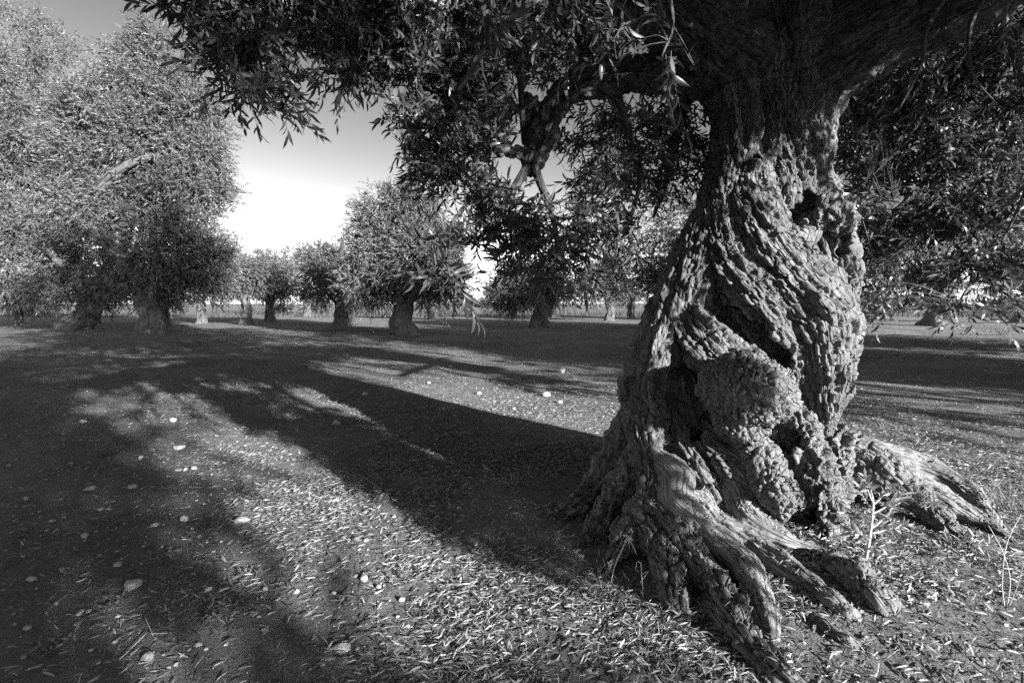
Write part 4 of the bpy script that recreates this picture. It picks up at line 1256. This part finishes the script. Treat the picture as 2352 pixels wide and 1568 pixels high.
plant('dry_stalk', 'long dry stem lying on the ground left of the front roots', 'dry stalk', on_ground(1420, 1345),
      [[P_(1425,1342,2.26,.002),P_(1350,1350,2.24,.0018),P_(1290,1362,2.2,.0012)]], M['straw'])
plant('dry_stalk', 'tall thin dry stem at the lower right edge', 'dry stalk', on_ground(2310, 1400),
      [[P_(2310,1410,2.02,.0022),P_(2302,1340,2.0,.002),P_(2312,1250,2.0,.0018),P_(2345,1180,2.0,.001)],
       [P_(2310,1410,2.02,.002),P_(2320,1330,2.0,.0018),P_(2300,1260,2.0,.0014),P_(2270,1205,2.0,.001)],
       [P_(2310,1410,2.02,.0018),P_(2335,1350,1.98,.0016),P_(2352,1290,1.95,.001)]], M['straw'])
plant('dry_stalk', 'crossed dry stems lying in the lower left shaded soil', 'dry stalk', on_ground(330, 1480),
      [[(*(on_ground(275, 1528) + [0, 0, .012]), .002), (*(on_ground(340, 1468) + [0, 0, .02]), .002)], [(*(on_ground(335, 1440) + [0, 0, .03]), .002), (*(on_ground(352, 1472) + [0, 0, .015]), .002)],
       [(*(on_ground(345, 1472) + [0, 0, .02]), .0022), (*(on_ground(395, 1466) + [0, 0, .015]), .0015)]], M['straw'])
# little weeds in the shaded soil at the left
for i, (x, y) in enumerate([(150, 1330), (255, 1395), (395, 1290), (70, 1230), (240, 1050), (480, 1420), (120, 1500), (560, 1330)]):
    wr = np.random.default_rng(700 + i)
    f = on_ground(x, y)
    n_ = 7
    b_ = f + np.stack([wr.normal(0, .03, n_), wr.normal(0, .03, n_), np.full(n_, .004)], -1)
    where = ['above the lone rounded stone', 'left of the lone rounded stone', 'below the flat stone at the strip edge', 'at the left picture edge', 'under the sunlit bend', 'right of the lone rounded stone', 'left of the flat bottom stone', 'beside the sunlit leaves'][i]
    plant('weed', f'tiny leafy weed in the shaded soil {where}', 'weed', f, [[(*f, .0015), (*(f + [0, 0, .012]), .001)]], M['twig'],
          spray_leaves(b_, np.stack([wr.normal(0, .6, n_), wr.normal(0, .6, n_), np.full(n_, .7)], -1), .025, 6, .024, .010, .1, 1.1, wr), M['grass'], 'little weeds on the left')
# bare sprouting shoot on the root
f = at(1985, 1300, 2.28)
r_ = np.random.default_rng(5)
main_ = [P_(1985,1302,2.28,.008),P_(1995,1250,2.27,.007),P_(2003,1190,2.27,.0055),P_(2005,1150,2.27,.005),P_(2000,1125,2.27,.002)]
lines = [main_]
tips = []
for (x, y, dx, dy) in [(1992,1262,-28,-45),(1992,1262,40,-12),(1999,1215,55,-55),(2000,1205,-38,-30),(2003,1180,60,-40),(2003,1170,-32,-55),(2004,1160,35,-38),(2003,1150,-15,-45),(2000,1225,70,-20),(1997,1238,-30,-18)]:
    dz = r_.uniform(-.1, .1)
    lines.append([P_(x,y,2.27,.004),P_(x+dx*.5,y+dy*.4,2.27+dz*.5,.003),P_(x+dx,y+dy,2.27+dz,.0012)])
    for t_ in (.35, .55, .75, .95):
        tips.append((at(x+dx*t_, y+dy*t_*.97, 2.27+dz*t_), unit(np.array([dx*.02, r_.normal(0,.3), -dy*.02]))))
tb = np.array([t_[0] for t_ in tips]); td = np.array([t_[1] for t_ in tips])
plant('olive_shoot', 'leafy olive shoot sprouting from the root at the right of the trunk', 'shoot', f, lines, M['straw'],
      spray_leaves(tb, td, .035, 8, .042, .011, .1, 1.0, r_), M['weed'])
# leafy low shoots right of it
for i, (x, y, n_, sp, lb) in enumerate([(2215,1300,26,.12,'low leafy olive sucker on the leaf litter below the right roots'), (2200,1165,9,.04,'few leaves sprouting between the two right roots')]):
    f = on_ground(x, y) if i == 0 else at(x - 60, y, 2.62)
    b_ = f + np.stack([r_.normal(0, sp, n_), r_.normal(0, sp * .6, n_), r_.uniform(0.01, .05, n_)], -1)
    dd_ = np.stack([r_.normal(0, .7, n_), r_.normal(0, .5, n_), r_.uniform(.2, .8, n_)], -1)
    plant('olive_sucker', lb, 'shoot', f, [[(*f, .003), (*(f + [0, 0, .04]), .002)]] + [[(*f, .002), (*bb, .0015)] for bb in b_], M['twig'], spray_leaves(b_, dd_, .08, 9, .05, .009, .3, .8, r_), M['weed'])
# grass tufts
def tuft(label, foot, n_, hgt, spread, mat='dry_grass', w=.004):
    x = foot[0] + r_.normal(0, spread, n_); y = foot[1] + r_.normal(0, spread, n_)
    me = blades('grass_tuft', x, y, hgt * r_.uniform(.4, 1, n_), np.full(n_, w), M[mat], .9)
    co = np.empty(len(me.vertices) * 3, np.float32)
    me.vertices.foreach_get('co', co)
    co = co.reshape(-1, 3) - np.asarray(foot, np.float32)
    me.vertices.foreach_set('co', co.ravel())
    o = bpy.data.objects.new('grass_tuft', None)
    COL.objects.link(o)
    o.location = foot
    tag(o, label, 'grass tuft', 'grass tufts')
    link('blades', me, M[mat], o)['kind'] = 'stuff'
tuft('dry grass tuft in the shade left of the big trunk', on_ground(1200, 1115), 34, .24, .05, 'dry_grass', .0035)
tuft('pale grass tuft beside the outermost right root', on_ground(2300, 1170), 120, .22, .11)
tuft('dry grass stalks just behind the right roots', on_ground(1975, 1015) + np.array([.02, .3, 0]), 16, .30, .05)
tuft('few thin grass stalks behind the outer right root', on_ground(2060, 1020) + np.array([.1, .25, 0]), 9, .28, .04)
tuft('small grass tuft at the foot of the left front roots', on_ground(1500, 1440), 60, .08, .06, 'weed', .003)
tuft('small feathery weed between the bent stalk and the roots', on_ground(1430, 1350), 70, .07, .07, 'weed', .003)
tuft('little pale grass tuft at the bottom edge of the sunlit leaves', on_ground(1080, 1545), 24, .07, .02, 'dry_grass', .003)
tuft('pale grass clump on the ground right of the dark twisted trunk', on_ground(2290, 770), 60, .5, .25, 'dry_grass', .02)
tuft('lone pale grass clump before the dark twisted trunk', on_ground(2285, 850)*0 + on_ground(2283, 845), 30, .25, .08, 'dry_grass', .008)

# ----------------------------------------------------------------- beyond the field: low white farm sheds and bushes
def shed(x, y0, y1, d, wid, label):
    c = at(x, 700, d)
    g0 = float(hz(c[0], c[1]))
    wd = wid * d / FV
    ht = (y1 - y0) * d / FV
    f = np.array([c[0], c[1], g0])
    e = bpy.data.objects.new('farm_shed', None)
    COL.objects.link(e); e.location = f
    tag(e, label, 'shed')
    def box(nm, lo, hi, mat):
        lo, hi = np.array(lo), np.array(hi)
        v = np.array([[(lo, hi)[i][0], (lo, hi)[j][1], (lo, hi)[k_][2]] for i in (0, 1) for j in (0, 1) for k_ in (0, 1)])
        link(nm, make_mesh(nm, v, [np.array([[0, 1, 3, 2], [4, 6, 7, 5], [0, 4, 5, 1], [2, 3, 7, 6], [0, 2, 6, 4], [1, 5, 7, 3]])]), mat, e)
    box('wall', (-wd / 2, 0, -.2), (wd / 2, 6, ht), M['white_wall'])
    box('roof', (-wd / 2 - .4, -.4, ht + .01), (wd / 2 + .4, 6.4, ht + .3), M['white_wall'])
    for k_ in range(3):
        xx = -wd / 2 + wd * (k_ + .5) / 3
        box('window', (xx - .6, -.06, ht * .35), (xx + .6, -.01, ht * .8), M['dark_glass'])
shed(1095, 683, 700, 190, 34, 'low white farm shed on the horizon in the bright gap')
shed(2100, 690, 700, 150, 30, 'low white farm shed far behind the dark twisted trunk')
for i, (x, y, hw, hh, d, lb) in enumerate([(1075,690,22,14,150,'dark far bush on the horizon left of the white shed'), (1110,694,16,8,140,'small far bush in front of the white shed'),
        (730,705,26,12,60,'low bush in the far row right of the bright feathery tree'), (650,712,20,10,58,'low pale bush beside the far dark crown'),
        (2080,690,40,14,60,'bush beyond the grass right of the big trunk'), (1990,700,30,12,50,'low bush just right of the big trunk, far off'), (2300,700,50,18,70,'bush at the right edge beyond the trees')]):
    rr = np.random.default_rng(500 + i)
    c = at(x, y, d)
    k_ = d / FV
    b0 = np.array([c[0], c[1], float(hz(c[0], c[1]))])
    e = bpy.data.objects.new('bush', None)
    COL.objects.link(e); e.location = b0
    tag(e, lb, 'bush', 'far bushes')
    hgt = max(c[2] - b0[2], hh * k_)
    lobes = [(c[0], c[1], b0[2] + hgt * .5, hw * k_ * .8, hw * k_ * .6, hgt * .55)] + [(c[0] + rr.uniform(-.7, .7) * hw * k_, c[1] + rr.normal(0, .4), b0[2] + hgt * rr.uniform(.3, .9), hw * k_ * .4, hw * k_ * .4, hgt * .35) for _ in range(4)]
    p, dd_ = in_lobes(lobes, 420, rr, .5)
    a = spray_leaves(p, dd_ + np.array([0, 0, .5]), .5, 9, .006 * d, .0018 * d, .2, .8, rr)
    f = link('foliage', leaf_mesh('foliage', a[0] - b0, a[1], a[2], a[3], a[4], 0), M['grove_leaf'], e)
    f['kind'] = 'stuff'
    v, q, t, cc = tube([(0, 0, -.1, .12), (0, 0, hgt * .5, .08), (.1, 0, hgt * .8, .03)], sides=6, step=.3)
    link('stem', make_mesh('stem', v, [q, t], True, {'grain': cc}), M['far_bark'], e)

# far rows of olive trees that read as one mass
fl = []
rr = np.random.default_rng(900)
for k_ in range(110):
    sx = rr.uniform(-900, 3300)
    if 1050 < sx < 1135:
        continue
    d = rr.uniform(85, 150)
    c = at(sx, 696, d)
    r0 = rr.uniform(2.2, 4.2)
    fl.append((c[0], c[1], rr.uniform(1.4, 2.2), r0, r0, rr.uniform(1.3, 2.2)))
p, d_ = in_lobes(fl, 9000, rr, .55, 20, .8)
a = spray_leaves(p, d_ + np.array([0, 0, .4]), .9, 9, .42, .14, .2, .8, rr)
tag(link('far_grove', leaf_mesh('far_grove', a[0], a[1], a[2], a[3], a[4], -1), M['grove_leaf']), 'distant rows of olive trees closing the view beyond the field', 'trees', kind='stuff')
